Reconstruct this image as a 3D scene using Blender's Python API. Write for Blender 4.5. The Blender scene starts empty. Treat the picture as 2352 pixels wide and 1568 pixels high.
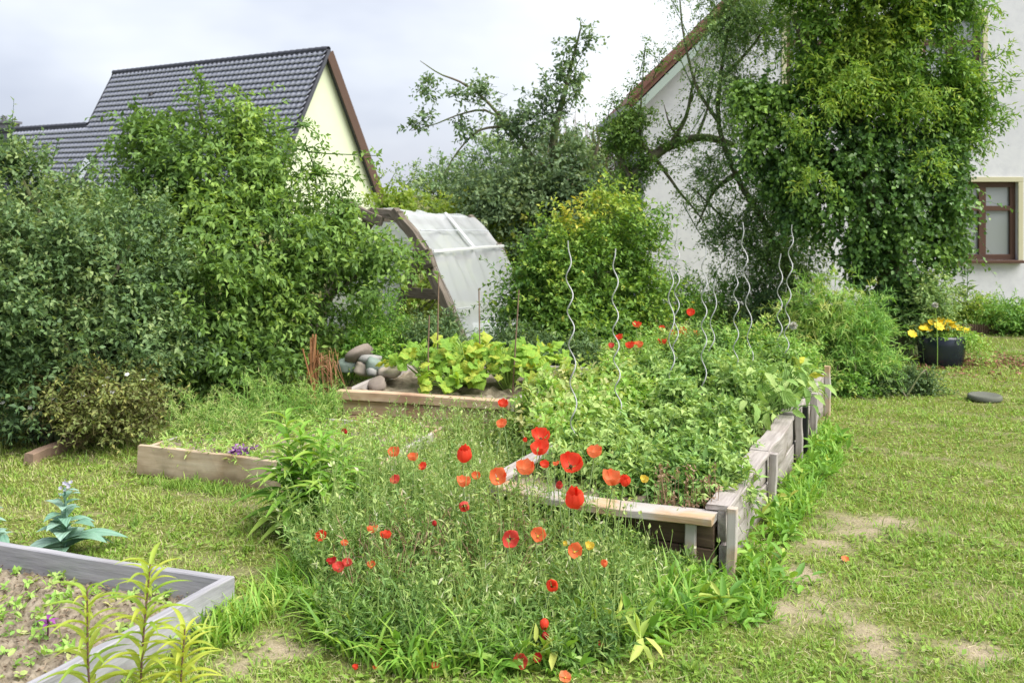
import bpy, math, random
import numpy as np
from mathutils import Matrix, Vector
rng = np.random.default_rng(11)
random.seed(5)
pi = math.pi
S = bpy.context.scene
C = S.collection

# ------------------------------------------------------------------ camera, sky, sun, exposure
FP, CX, HY, EYE = 2287.0, 1176.0, 440.0, 1.60     # focal length, centre, horizon (photo read at 2352 px width), eye height
cam = bpy.data.cameras.new('camera'); camo = bpy.data.objects.new('camera', cam); C.objects.link(camo)
camo.location = (0, 0, EYE); camo.rotation_euler = (math.radians(90), 0, 0)
cam.sensor_width = 36; cam.lens = 36 * FP / 2352; cam.shift_y = -(784 - HY) / 2352
cam.clip_start = .05; cam.clip_end = 2000
cam.dof.use_dof = True; cam.dof.focus_distance = 4.6; cam.dof.aperture_fstop = 5.6
S.camera = camo

SUN = Vector((.55, -.32, .95)).normalized()
W = bpy.data.worlds.new('World'); S.world = W; W.use_nodes = True
nt = W.node_tree; nt.nodes.clear()
def N(nt, t, **k):
    n = nt.nodes.new(t)
    for a, b in k.items(): setattr(n, a, b)
    return n
out = N(nt, 'ShaderNodeOutputWorld'); bg = N(nt, 'ShaderNodeBackground')
sky = N(nt, 'ShaderNodeTexSky', sky_type='NISHITA'); sky.sun_disc = False
sky.sun_elevation = math.asin(SUN.z); sky.sun_rotation = math.atan2(SUN.x, SUN.y)
tc = N(nt, 'ShaderNodeTexCoord'); mp = N(nt, 'ShaderNodeMapping'); mp.inputs['Scale'].default_value = (1.1, 1.1, 2.4); mp.inputs['Location'].default_value = (.35, .1, .2)
nz = N(nt, 'ShaderNodeTexNoise'); nz.inputs['Scale'].default_value = 1.5; nz.inputs['Detail'].default_value = 5; nz.inputs['Roughness'].default_value = .5
dp = N(nt, 'ShaderNodeVectorMath', operation='DOT_PRODUCT'); dp.inputs[1].default_value = (.93, .25, .10)   # the cover thins out towards one side
ma = N(nt, 'ShaderNodeMath', operation='MULTIPLY_ADD'); ma.inputs[1].default_value = .66; ma.inputs[2].default_value = -.30
md = N(nt, 'ShaderNodeMath', operation='MULTIPLY_ADD'); md.inputs[1].default_value = 1.5
cr = N(nt, 'ShaderNodeValToRGB'); cr.color_ramp.interpolation = 'B_SPLINE'
e = cr.color_ramp.elements
e[0].position = .18; e[0].color = (.27, .29, .39, 1)
e[1].position = .86; e[1].color = (.84, .85, .87, 1)
q = e.new(.42); q.color = (.40, .425, .525, 1); q = e.new(.62); q.color = (.60, .625, .69, 1)
sc_ = N(nt, 'ShaderNodeVectorMath', operation='SCALE'); sc_.inputs['Scale'].default_value = 4.0
mx = N(nt, 'ShaderNodeMix', data_type='RGBA'); mx.inputs['Factor'].default_value = .93
L = nt.links.new
L(tc.outputs['Generated'], mp.inputs['Vector']); L(mp.outputs['Vector'], nz.inputs['Vector'])
L(tc.outputs['Generated'], dp.inputs[0]); L(dp.outputs['Value'], ma.inputs[0]); L(ma.outputs[0], md.inputs[2]); L(nz.outputs['Fac'], md.inputs[0])
L(md.outputs[0], cr.inputs['Fac']); L(cr.outputs['Color'], sc_.inputs[0])
L(sky.outputs['Color'], mx.inputs['A']); L(sc_.outputs['Vector'], mx.inputs['B'])
L(mx.outputs['Result'], bg.inputs['Color']); bg.inputs['Strength'].default_value = .1; L(bg.outputs[0], out.inputs['Surface'])
sl = bpy.data.lights.new('sun', 'SUN'); so = bpy.data.objects.new('sun', sl); C.objects.link(so)
sl.energy = 1.8; sl.angle = math.radians(60); sl.color = (1, .95, .86)
so.rotation_euler = SUN.to_track_quat('Z', 'Y').to_euler(); so.location = (8, 2, 12)
S.view_settings.view_transform = 'Standard'; S.view_settings.look = 'None'; S.view_settings.gamma = 1; S.view_settings.exposure = 1.82
S.view_settings.use_curve_mapping = False
S.render.engine = 'CYCLES'; S.cycles.use_denoising = True
S.cycles.max_bounces = 10; S.cycles.diffuse_bounces = 5; S.cycles.glossy_bounces = 2; S.cycles.transmission_bounces = 4; S.cycles.transparent_max_bounces = 8

# ------------------------------------------------------------------ helpers
def at(px, py, Y): return np.array([(px - CX) / FP * Y, Y, EYE - (py - HY) / FP * Y])
def ground(px, py, z=0.):
    Y = (EYE - z) * FP / (py - HY); return np.array([(px - CX) / FP * Y, Y, z])
def norm(a): return a / np.maximum(np.linalg.norm(a, axis=-1, keepdims=True), 1e-9)
def rn(*s): return rng.normal(size=s)
def ru(a, b, *s): return rng.uniform(a, b, size=s)
UP = np.array([0, 0, 1.])
def snoise(P, f, seed=0):            # cheap smooth noise in about -1..1
    r = np.random.default_rng(seed); v = 0
    for k in range(5):
        w = r.normal(size=P.shape[-1]); w = w / np.linalg.norm(w) * f * (1 + .6 * k); v = v + np.sin(P @ w + r.uniform(0, 6.3)) / (1 + .5 * k)
    return v / 2.2
def inpoly(P, poly):
    x, y = P[:, 0], P[:, 1]; c = np.zeros(len(P), bool); n = len(poly)
    for i in range(n):
        x0, y0 = poly[i][:2]; x1, y1 = poly[i - 1][:2]
        c ^= ((y0 > y) != (y1 > y)) & (x < (x1 - x0) * (y - y0) / (y1 - y0 + 1e-12) + x0)
    return c
def in_poly_points(poly, n):
    poly = np.array(poly)[:, :2]; lo, hi = poly.min(0), poly.max(0); o = []
    k = 0
    while k < n:
        P = rng.uniform(lo, hi, size=(n * 2, 2)); P = P[inpoly(P, poly)]; o.append(P); k += len(P)
    return np.concatenate(o)[:n]
gp = lambda pts: [ground(*p)[:2] for p in pts]

def raw_mesh(name, V, F, mat=None, tint=None, smooth=False):
    m = bpy.data.meshes.new(name); V = np.asarray(V, np.float32); F = np.asarray(F, np.int32); k = F.shape[1]
    m.vertices.add(len(V)); m.vertices.foreach_set('co', V.ravel())
    m.loops.add(F.size); m.loops.foreach_set('vertex_index', F.ravel())
    m.polygons.add(len(F)); m.polygons.foreach_set('loop_start', np.arange(0, F.size, k, dtype=np.int32))
    if smooth: m.polygons.foreach_set('use_smooth', np.ones(len(F), bool))
    if tint is not None:
        a = m.attributes.new('tint', 'FLOAT', 'POINT'); a.data.foreach_set('value', np.asarray(tint, np.float32))
    m.update(calc_edges=True)
    if mat: m.materials.append(mat)
    return m
def link(name, mesh, parent=None, loc=None):
    o = bpy.data.objects.new(name, mesh); C.objects.link(o)
    if loc is not None: o.location = loc
    if parent is not None: o.parent = parent
    return o
def tag(o, label, cat, group=None):
    o['label'] = label; o['category'] = cat
    if group: o['group'] = group
    return o
def thing(name, label, cat, loc=(0, 0, 0), group=None):
    o = bpy.data.objects.new(name, None); C.objects.link(o); o.location = loc; o.empty_display_size = .1
    return tag(o, label, cat, group)
def setting(o): o['kind'] = 'structure'; return o
def stuff(o): o['kind'] = 'stuff'; return o
def place(o, M, parent):             # world matrix M; parent is a pure translation
    o.parent = parent; o.matrix_local = Matrix.Translation(-Vector(parent.location)) @ M if parent else M
    return o
def pydata(name, V, F, mat=None, smooth=False):
    m = bpy.data.meshes.new(name); m.from_pydata([tuple(v) for v in V], [], [tuple(f) for f in F]); m.update()
    if smooth: m.polygons.foreach_set('use_smooth', np.ones(len(F), bool))
    if mat: m.materials.append(mat)
    return m
def basis(x, up=(0, 0, 1)):
    x = Vector(x).normalized(); u = Vector(up); y = u.cross(x)
    if y.length < 1e-5: y = Vector((0, 1, 0)).cross(x)
    y.normalize(); return x, y, x.cross(y)
def mat4(o, x, y, z): return Matrix(((x[0], y[0], z[0], o[0]), (x[1], y[1], z[1], o[1]), (x[2], y[2], z[2], o[2]), (0, 0, 0, 1)))
def bar_mesh(Ln, h, t, mat, c=.004, seg=10, warp=.004, seed=0, sag=0):
    r = np.random.default_rng(seed); c = min(c, h / 3, t / 3)
    prof = [(-t/2 + c, -h/2), (t/2 - c, -h/2), (t/2, -h/2 + c), (t/2, h/2 - c), (t/2 - c, h/2), (-t/2 + c, h/2), (-t/2, h/2 - c), (-t/2, -h/2 + c)]
    V, F = [], []; ph = r.uniform(0, 6, 4)
    for i in range(seg + 1):
        s = i / seg; wy = warp * math.sin(2.1 * pi * s + ph[0]) + .5 * warp * math.sin(5 * pi * s + ph[1]); wz = .6 * warp * math.sin(1.7 * pi * s + ph[2]) - sag * 4 * s * (1 - s)
        for a, b in prof: V.append((s * Ln + (r.normal() * warp * .3 if i in (0, seg) else 0), a + wy + r.normal() * warp * .12, b + wz + r.normal() * warp * .12))
    for i in range(seg):
        for k in range(8): a = i * 8 + k; b = i * 8 + (k + 1) % 8; F.append((a, a + 8, b + 8, b))
    F.append(tuple(range(8))); F.append(tuple(range(seg * 8 + 7, seg * 8 - 1, -1)))
    return pydata('bar', V, F, mat)
_bs = [0]
def bar(name, p0, p1, h, t, mat, parent=None, up=(0, 0, 1), **k):   # a plank or beam from p0 to p1 (centre line)
    _bs[0] += 1; p0, p1 = Vector(p0), Vector(p1); x, y, z = basis(p1 - p0, up)
    o = bpy.data.objects.new(name, bar_mesh((p1 - p0).length, h, t, mat, seed=_bs[0], **k)); C.objects.link(o)
    M = mat4(p0, x, y, z)
    if parent is None: o.matrix_world = M
    else: place(o, M, parent)
    return o
def tube_arrays(pts, rad, n=8, wob=0):
    pts = np.asarray(pts, float); m = len(pts); rad = np.broadcast_to(rad, (m,)); T = norm(np.gradient(pts, axis=0)); V = []
    u = norm(np.cross(T[0], [.3, .9, .2])[None])[0]
    for i in range(m):
        u = u - T[i] * (u @ T[i]); u = u / np.linalg.norm(u); v = np.cross(T[i], u)
        a = np.arange(n) / n * 2 * pi; rr = rad[i] * (1 + wob * rn(n)); V.append(pts[i] + (np.cos(a) * rr)[:, None] * u + (np.sin(a) * rr)[:, None] * v)
    V = np.concatenate(V); F = []
    for i in range(m - 1):
        for k in range(n): a = i * n + k; b = i * n + (k + 1) % n; F.append((a, b, b + n, a + n))
    return V, np.array(F)
def smooth_path(pts, n=14):
    pts = np.asarray(pts, float); t = np.linspace(0, len(pts) - 1, n); o = []
    for s in t:
        i = min(int(s), len(pts) - 2); f = s - i; p1, p2 = pts[i], pts[i + 1]; p0 = pts[i - 1] if i else 2 * p1 - p2; p3 = pts[i + 2] if i + 2 < len(pts) else 2 * p2 - p1
        o.append(.5 * (2 * p1 + (p2 - p0) * f + (2 * p0 - 5 * p1 + 4 * p2 - p3) * f * f + (3 * p1 - p0 - 3 * p2 + p3) * f ** 3))
    return np.array(o)
def tubes_mesh(name, paths, mat, n=7, wob=0, base=None):
    VV, FF, k = [], [], 0
    for pts, rad in paths:
        V, F = tube_arrays(pts, rad, n, wob); VV.append(V); FF.append(F + k); k += len(V)
    V = np.concatenate(VV)
    if base is not None: V = V - np.asarray(base)
    return raw_mesh(name, V, np.concatenate(FF), mat, tint=np.full(len(V), .5), smooth=True)

# leaf templates: (along, across, out of plane), triangles
TPL = {
 'leaf': (np.array([(0, 0, 0), (.42, -.5, .10), (1, 0, -.08), (.42, .5, .10)]), np.array([(0, 1, 2), (0, 2, 3)])),
 'oval': (np.array([(0, 0, 0), (.28, -.45, .07), (.28, .45, .07), (.68, -.4, .03), (.68, .4, .03), (1, 0, -.14), (.45, 0, -.03)]),
          np.array([(0, 1, 6), (1, 3, 6), (3, 5, 6), (5, 4, 6), (4, 2, 6), (2, 0, 6)])),
 'blade': (np.array([(0, -.5, 0), (0, .5, 0), (.5, -.42, .0), (.5, .42, .0), (1, 0, -.18)]), np.array([(0, 1, 3), (0, 3, 2), (2, 3, 4)])),
 'arch': (np.array([(0, -.35, 0), (0, .35, 0), (.35, -.5, .12), (.35, .5, .12), (.7, -.38, .05), (.7, .38, .05), (1, 0, -.2)]), np.array([(0, 1, 3), (0, 3, 2), (2, 3, 5), (2, 5, 4), (4, 5, 6)])),
 'needle': (np.array([(0, -.5, 0), (0, .5, 0), (1, 0, -.05)]), np.array([(0, 1, 2)])),
}
class Cloud:
    def __init__(s): s.V, s.F, s.T, s.k = [], [], [], 0
    def leaves(s, P, A, Nn, Ln, Wd, tpl, tint):
        t, f = TPL[tpl]; n = len(P); A = norm(A); Sd = norm(np.cross(A, Nn)); Nn = np.cross(Sd, A)
        Ln = np.broadcast_to(Ln, (n,))[:, None, None]; Wd = np.broadcast_to(Wd, (n,))[:, None, None]
        V = P[:, None] + A[:, None] * t[None, :, :1] * Ln + Sd[:, None] * t[None, :, 1:2] * Wd + Nn[:, None] * t[None, :, 2:] * Ln
        s.add(V.reshape(-1, 3), (f[None] + (np.arange(n) * len(t))[:, None, None]).reshape(-1, 3), np.repeat(np.broadcast_to(tint, (n,)), len(t)))
    def add(s, V, F, T):
        s.V.append(V); s.F.append(F + s.k); s.T.append(T); s.k += len(V)
    def stems(s, P, r0, r1, tint):   # P: n x m x 3 polylines as three-sided tubes
        n, m, _ = P.shape; a = np.arange(3) / 3 * 2 * pi; T = norm(P[:, -1] - P[:, 0]); u = norm(np.cross(T, np.array([.9, .35, .2]))); v = np.cross(T, u)
        ring = np.cos(a)[None, :, None] * u[:, None] + np.sin(a)[None, :, None] * v[:, None]
        r = np.linspace(1, 0, m)[None, :] * np.broadcast_to(r0, (n,))[:, None] + np.linspace(0, 1, m)[None, :] * np.broadcast_to(r1, (n,))[:, None]
        V = P[:, :, None] + ring[:, None] * r[:, :, None, None]
        f = []
        for i in range(m - 1):
            for k in range(3): p, q = i * 3 + k, i * 3 + (k + 1) % 3; f += [(p, q, q + 3), (p, q + 3, p + 3)]
        s.add(V.reshape(-1, 3), (np.array(f)[None] + (np.arange(n) * m * 3)[:, None, None]).reshape(-1, 3), np.repeat(np.broadcast_to(tint, (n,)), m * 3))
    def mesh(s, name, mat, base=(0, 0, 0)):
        return raw_mesh(name, np.concatenate(s.V) - np.asarray(base), np.concatenate(s.F), mat, np.clip(np.concatenate(s.T), 0, 1))

def shoots(cl, O, D, Ln, nl, tpl, ll, lw, tint, droop=.3, ang=.9, t0=.15, hang=.15, jit=.25, flat=.8, taper=.35, young=.15, stem=None, stemtint=.15, dist=False):
    n = len(O); D = norm(D); Ln = np.broadcast_to(Ln, (n,)); tint = np.broadcast_to(tint, (n,))
    k = np.arange(nl); t = (t0 + (1 - t0) * (k + .6) / nl)[None] + ru(-.3, .3, n, nl) / nl
    pos = O[:, None] + D[:, None] * (Ln[:, None] * t)[..., None]; pos[..., 2] -= droop * Ln[:, None] * t * t
    tan = np.repeat(D[:, None], nl, 1).copy(); tan[..., 2] -= 2 * droop * t; tan = norm(tan)
    u = norm(np.cross(tan, np.array([.1, .2, 1.]))); v = np.cross(tan, u)
    ph = (k * (pi if dist else 2.4))[None] + ru(0, 6.3, n, 1) * (0 if dist else 1) + rn(n, nl) * .3
    rad = u * np.cos(ph)[..., None] + v * np.sin(ph)[..., None]
    A = tan * math.cos(ang) + rad * math.sin(ang) + rn(n, nl, 3) * jit; A[..., 2] -= hang
    Nn = UP * flat + tan * .3 + rn(n, nl, 3) * .4
    sz = (1 - taper * t) * ru(.7, 1.25, n, nl)
    tt = tint[:, None] + young * (t - .5) + rn(n, nl) * .09; tt = np.where(ru(0, 1, n, nl) < .03, tt + .35, tt)
    cl.leaves(pos.reshape(-1, 3), A.reshape(-1, 3), Nn.reshape(-1, 3), (ll * sz).ravel(), (lw * sz).ravel(), tpl, tt.ravel())
    if stem:
        s = np.array([0, .5, 1.]); P = O[:, None] + D[:, None] * (Ln[:, None] * s)[..., None]; P[..., 2] -= droop * Ln[:, None] * s * s
        (stem[0]).stems(P, stem[1], stem[1] * .4, stemtint)
def blob_origins(blobs, n, shell=.5, front=.55):
    c = np.array([at(b[0], b[1], b[2]) for b in blobs]); r = np.array([(b[3] * b[2] / FP, b[5] if len(b) > 5 else .75 * b[3] * b[2] / FP, b[4] * b[2] / FP) for b in blobs])
    w = (r[:, 0] * r[:, 2] + r[:, 1] * r[:, 2] + r[:, 0] * r[:, 1]); O, Dd = [], []; cnt = 0
    while cnt < n:
        i = rng.choice(len(blobs), size=n * 2, p=w / w.sum()); d = norm(rn(n * 2, 3))
        keep = (d[:, 1] < .25) | (ru(0, 1, n * 2) < front); i, d = i[keep], d[keep]
        q = shell + (1 - shell) * ru(0, 1, len(i)) ** .6; q *= 1 + .20 * snoise(d * 1.0 + i[:, None], 3.4, 3) + .10 * snoise(d + i[:, None] * 2., 8, 4)
        P = c[i] + r[i] * d * q[:, None]
        ins = np.zeros(len(P))
        for b in range(len(blobs)):
            z = (((P - c[b]) / r[b]) ** 2).sum(1); ins = np.maximum(ins, (z < .36) & (i != b))
        keep = (ins == 0) | (ru(0, 1, len(P)) < .2); O.append(P[keep]); Dd.append(d[keep]); cnt += keep.sum()
    return np.concatenate(O)[:n], np.concatenate(Dd)[:n]

def clumps(O, D, per, r=.05):            # shoots gathered into boughs that radiate from common points
    n = len(O); m_ = max(4, n // per); c_ = rng.choice(n, m_, replace=False); k_ = rng.integers(0, m_, n); sel = ru(0, 1, n) < .75
    O2 = O[c_[k_]] - D[c_[k_]] * .06 + rn(n, 3) * r; D2 = norm(D[c_[k_]] + rn(n, 3) * .55); O = np.where(sel[:, None], O2, O); D = np.where(sel[:, None], D2, D)
    return O, D, np.where(sel, rng.normal(size=m_)[k_], 0)

# ------------------------------------------------------------------ materials (base colours are the things' own)
def new_mat(name):
    m = bpy.data.materials.new(name); m.use_nodes = True; t = m.node_tree; b = t.nodes['Principled BSDF']; return m, t, b
def ramp(t, cols, pos=None):
    r = N(t, 'ShaderNodeValToRGB'); e = r.color_ramp.elements
    pos = pos or [i / (len(cols) - 1) for i in range(len(cols))]
    e[0].position, e[0].color = pos[0], (*cols[0], 1); e[1].position, e[1].color = pos[-1], (*cols[-1], 1)
    for p, c in zip(pos[1:-1], cols[1:-1]): q = e.new(p); q.color = (*c, 1)
    return r
def leaf_mat(name, cols, transl=.3, rough=.48, pos=None, spec=.35, vein=False):
    cols = [(min(.6, c_[0] * 2.2), min(.6, c_[1] * 2.15), min(.6, c_[2] * 3.2)) for c_ in cols]
    m, t, b = new_mat(name); a = N(t, 'ShaderNodeAttribute', attribute_name='tint'); r = ramp(t, cols, pos)
    if vein:
        tcv = N(t, 'ShaderNodeTexCoord'); nv = N(t, 'ShaderNodeTexNoise'); nv.inputs['Scale'].default_value = 5; nv.inputs['Detail'].default_value = 5; mv = N(t, 'ShaderNodeMath', operation='MULTIPLY_ADD'); mv.inputs[1].default_value = .55; av = N(t, 'ShaderNodeMath', operation='ADD'); av.inputs[1].default_value = -.28
        wv = N(t, 'ShaderNodeTexWave', bands_direction='DIAGONAL'); wv.inputs['Scale'].default_value = 3.2; wv.inputs['Distortion'].default_value = 1.5; bv = N(t, 'ShaderNodeBump'); bv.inputs['Strength'].default_value = .35; bv.inputs['Distance'].default_value = .01
        t.links.new(tcv.outputs['Object'], nv.inputs['Vector']); t.links.new(tcv.outputs['Object'], wv.inputs['Vector']); t.links.new(nv.outputs['Fac'], mv.inputs[0]); t.links.new(a.outputs['Fac'], mv.inputs[2]); t.links.new(mv.outputs[0], av.inputs[0]); t.links.new(av.outputs[0], r.inputs['Fac']); t.links.new(wv.outputs['Fac'], bv.inputs['Height']); t.links.new(bv.outputs[0], b.inputs['Normal'])
    else: t.links.new(a.outputs['Fac'], r.inputs['Fac'])
    t.links.new(r.outputs['Color'], b.inputs['Base Color'])
    b.inputs['Roughness'].default_value = rough; b.inputs['Specular IOR Level'].default_value = spec
    tr = N(t, 'ShaderNodeBsdfTranslucent'); g = N(t, 'ShaderNodeMix', data_type='RGBA', blend_type='MULTIPLY'); g.inputs['Factor'].default_value = 1; g.inputs['B'].default_value = (1.25, 1.15, .6, 1)
    t.links.new(r.outputs['Color'], g.inputs['A']); t.links.new(g.outputs['Result'], tr.inputs['Color'])
    mxs = N(t, 'ShaderNodeMixShader'); mxs.inputs[0].default_value = transl
    t.links.new(b.outputs[0], mxs.inputs[1]); t.links.new(tr.outputs[0], mxs.inputs[2]); t.links.new(mxs.outputs[0], t.nodes['Material Output'].inputs['Surface'])
    return m
def noise_mat(name, cols, scale=(1, 1, 1), ns=5, rough=.8, bump=.2, detail=6, pos=None, bs=None, spec=.3, stain=None, dist=.01, coords='Object', mud=None):
    m, t, b = new_mat(name); tcx = N(t, 'ShaderNodeTexCoord'); mpp = N(t, 'ShaderNodeMapping'); mpp.inputs['Scale'].default_value = scale
    n = N(t, 'ShaderNodeTexNoise'); n.inputs['Scale'].default_value = ns; n.inputs['Detail'].default_value = detail; n.inputs['Roughness'].default_value = .62
    oi = N(t, 'ShaderNodeObjectInfo'); ad = N(t, 'ShaderNodeVectorMath', operation='ADD'); sc2 = N(t, 'ShaderNodeVectorMath', operation='SCALE'); sc2.inputs['Scale'].default_value = 37
    r = ramp(t, cols, pos); K = t.links.new
    K(tcx.outputs[coords], mpp.inputs['Vector']); K(oi.outputs['Random'], sc2.inputs[0]); K(mpp.outputs[0], ad.inputs[0]); K(sc2.outputs[0], ad.inputs[1]); K(ad.outputs[0], n.inputs['Vector'])
    K(n.outputs['Fac'], r.inputs['Fac']); col = r.outputs['Color']
    if stain:
        n2 = N(t, 'ShaderNodeTexNoise'); n2.inputs['Scale'].default_value = stain[1]; n2.inputs['Detail'].default_value = 5; K(tcx.outputs[coords], n2.inputs['Vector'])
        r2 = ramp(t, [(0, 0, 0), (1, 1, 1)], [stain[2], stain[3]]); K(n2.outputs['Fac'], r2.inputs['Fac'])
        mxx = N(t, 'ShaderNodeMix', data_type='RGBA'); K(r2.outputs['Color'], mxx.inputs['Factor']); K(col, mxx.inputs['A']); mxx.inputs['B'].default_value = (*stain[0], 1); col = mxx.outputs['Result']
    if mud:      # soil splashed and soaked into the lower edge of a board
        sz_ = N(t, 'ShaderNodeSeparateXYZ'); n3 = N(t, 'ShaderNodeTexNoise'); n3.inputs['Scale'].default_value = 9; n3.inputs['Detail'].default_value = 6; a3 = N(t, 'ShaderNodeMath', operation='MULTIPLY_ADD'); a3.inputs[1].default_value = -7; r3 = ramp(t, [(0, 0, 0), (.75, .75, .75)], [.62, 1.0]); m3 = N(t, 'ShaderNodeMix', data_type='RGBA')
        K(tcx.outputs['Object'], sz_.inputs[0]); K(tcx.outputs['Object'], n3.inputs['Vector']); K(sz_.outputs['Z'], a3.inputs[0]); K(n3.outputs['Fac'], a3.inputs[2]); K(a3.outputs[0], r3.inputs['Fac']); K(r3.outputs['Color'], m3.inputs['Factor']); K(col, m3.inputs['A']); m3.inputs['B'].default_value = (*mud, 1); col = m3.outputs['Result']
    K(col, b.inputs['Base Color']); b.inputs['Roughness'].default_value = rough; b.inputs['Specular IOR Level'].default_value = spec
    if bump:
        bp = N(t, 'ShaderNodeBump'); bp.inputs['Strength'].default_value = bump; bp.inputs['Distance'].default_value = dist
        K(n.outputs['Fac'], bp.inputs['Height']); K(bp.outputs[0], b.inputs['Normal'])
    return m
def flat_mat(name, col, rough=.5, metal=0, spec=.4):
    m, t, b = new_mat(name); b.inputs['Base Color'].default_value = (*col, 1); b.inputs['Roughness'].default_value = rough; b.inputs['Metallic'].default_value = metal; b.inputs['Specular IOR Level'].default_value = spec; return m
G = (2, 22, 22)
wood_grey = noise_mat('weathered_grey_wood', [(.20, .175, .165), (.38, .345, .33), (.50, .465, .45)], G, 1.6, .85, .5, pos=[.25, .5, .75], stain=((.30, .26, .24), 3, .55, .8), mud=(.15, .13, .09))
wood_blue = noise_mat('silver_grey_wood', [(.21, .21, .235), (.34, .34, .37), (.45, .45, .48)], G, 1.4, .85, .5, pos=[.25, .5, .75], stain=((.30, .29, .31), 3, .55, .8), mud=(.14, .125, .10))
wood_pine = noise_mat('orange_pine_wood', [(.38, .24, .15), (.55, .40, .27), (.63, .51, .38)], G, 1.2, .75, .35, pos=[.25, .5, .75], stain=((.30, .16, .10), 3, .5, .75), mud=(.22, .13, .08))
wood_pale = noise_mat('pale_board_wood', [(.36, .27, .18), (.54, .43, .31), (.62, .52, .40)], G, 1.0, .8, .3, pos=[.25, .5, .75], stain=((.28, .18, .10), 2.6, .52, .74), mud=(.20, .15, .09))
wood_tan = noise_mat('tan_sawn_wood', [(.30, .20, .11), (.48, .34, .21), (.60, .47, .33)], G, 1.2, .8, .5, pos=[.25, .5, .75], stain=((.46, .43, .41), 5, .42, .56))
wood_dark = noise_mat('dark_brown_wood', [(.05, .035, .025), (.11, .075, .05), (.18, .13, .09)], G, 1.4, .85, .4, pos=[.25, .5, .75])
wood_old = noise_mat('old_brown_beam_wood', [(.07, .06, .048), (.16, .135, .11), (.27, .235, .20)], G, 1.6, .9, .6, pos=[.25, .5, .75], stain=((.10, .09, .06), 4, .55, .75))
bark = noise_mat('bark', [(.07, .06, .045), (.16, .135, .10), (.28, .24, .18)], (1, 1, .4), 14, .95, .8, dist=.02, stain=((.13, .17, .06), 5, .4, .6))
soil = noise_mat('garden_soil', [(.11, .088, .06), (.25, .21, .155), (.38, .33, .26)], (1, 1, 1), 22, .95, .8, detail=8, pos=[.3, .5, .72])
steel = noise_mat('galvanised_steel', [(.34, .35, .36), (.58, .59, .60)], (1, 1, 1), 30, .45, 0, spec=.6)
bamboo = noise_mat('cane', [(.16, .10, .07), (.30, .21, .15)], (1, 1, 1), 8, .7, 0)
L_dogwood = leaf_mat('dogwood_leaf', [(.030, .064, .014), (.088, .160, .024), (.185, .265, .04)], .36)
L_hedge = leaf_mat('hedge_leaf', [(.030, .060, .019), (.078, .135, .036), (.175, .225, .06)], .34)
L_rose = leaf_mat('bramble_leaf', [(.07, .05, .018), (.095, .13, .025), (.21, .21, .045)], .3)
L_apple = leaf_mat('apple_leaf', [(.042, .074, .028), (.10, .158, .052), (.185, .235, .085)], .36)
L_far = leaf_mat('far_leaf', [(.05, .09, .03), (.10, .165, .05), (.19, .25, .07)], .3)
L_vine = leaf_mat('vine_leaf', [(.08, .13, .015), (.17, .25, .025), (.32, .38, .05)], .35)
L_yshrub = leaf_mat('yellow_green_leaf', [(.035, .09, .012), (.10, .18, .02), (.21, .27, .03), (.38, .26, .03)], .35, pos=[0, .45, .85, 1])
L_ivy = leaf_mat('ivy_leaf', [(.016, .040, .010), (.055, .118, .018), (.14, .235, .03)], .24, rough=.34, spec=.5)
L_top = leaf_mat('willow_leaf', [(.03, .075, .012), (.09, .175, .02), (.22, .30, .03)], .35)
L_feather = leaf_mat('tamarisk_leaf', [(.05, .095, .025), (.12, .20, .045), (.22, .30, .07)], .3)
L_fresh = leaf_mat('fresh_green_leaf', [(.06, .14, .02), (.16, .29, .04), (.33, .43, .09)], .35)
L_tomato = leaf_mat('tomato_leaf', [(.036, .085, .019), (.105, .195, .034), (.205, .30, .062)], .3)
L_courg = leaf_mat('courgette_leaf', [(.05, .11, .02), (.12, .21, .035), (.22, .30, .07)], .3, vein=True, rough=.6)
L_bean = leaf_mat('bean_leaf', [(.06, .14, .015), (.145, .25, .022), (.27, .33, .03), (.42, .36, .02)], .38, vein=True, rough=.6, pos=[0, .45, .8, 1])
L_willowy = leaf_mat('linear_leaf', [(.05, .12, .02), (.12, .235, .03), (.26, .36, .06)], .32)
L_meadow = leaf_mat('meadow_leaf', [(.040, .088, .018), (.105, .185, .032), (.22, .28, .065), (.34, .30, .14)], .3, pos=[0, .45, .8, 1])
L_lawn = leaf_mat('lawn_blade', [(.050, .105, .014), (.112, .188, .022), (.178, .24, .036), (.27, .245, .11)], .3, pos=[0, .42, .8, 1], rough=.6, spec=.2)
L_weed = leaf_mat('lush_weed_leaf', [(.04, .105, .012), (.11, .22, .02), (.26, .37, .05)], .32)
L_grey = leaf_mat('grey_green_leaf', [(.045, .10, .05), (.10, .19, .095), (.20, .28, .17)], .22, vein=True, rough=.6)
L_dry = leaf_mat('dry_straw', [(.07, .042, .016), (.14, .095, .038), (.22, .165, .075)], .2)
L_orange = leaf_mat('orange_straw', [(.10, .045, .012), (.17, .085, .026), (.23, .13, .05)], .2)
L_fore = leaf_mat('willowherb_leaf', [(.11, .20, .02), (.24, .33, .03), (.45, .45, .05)], .42)

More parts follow.
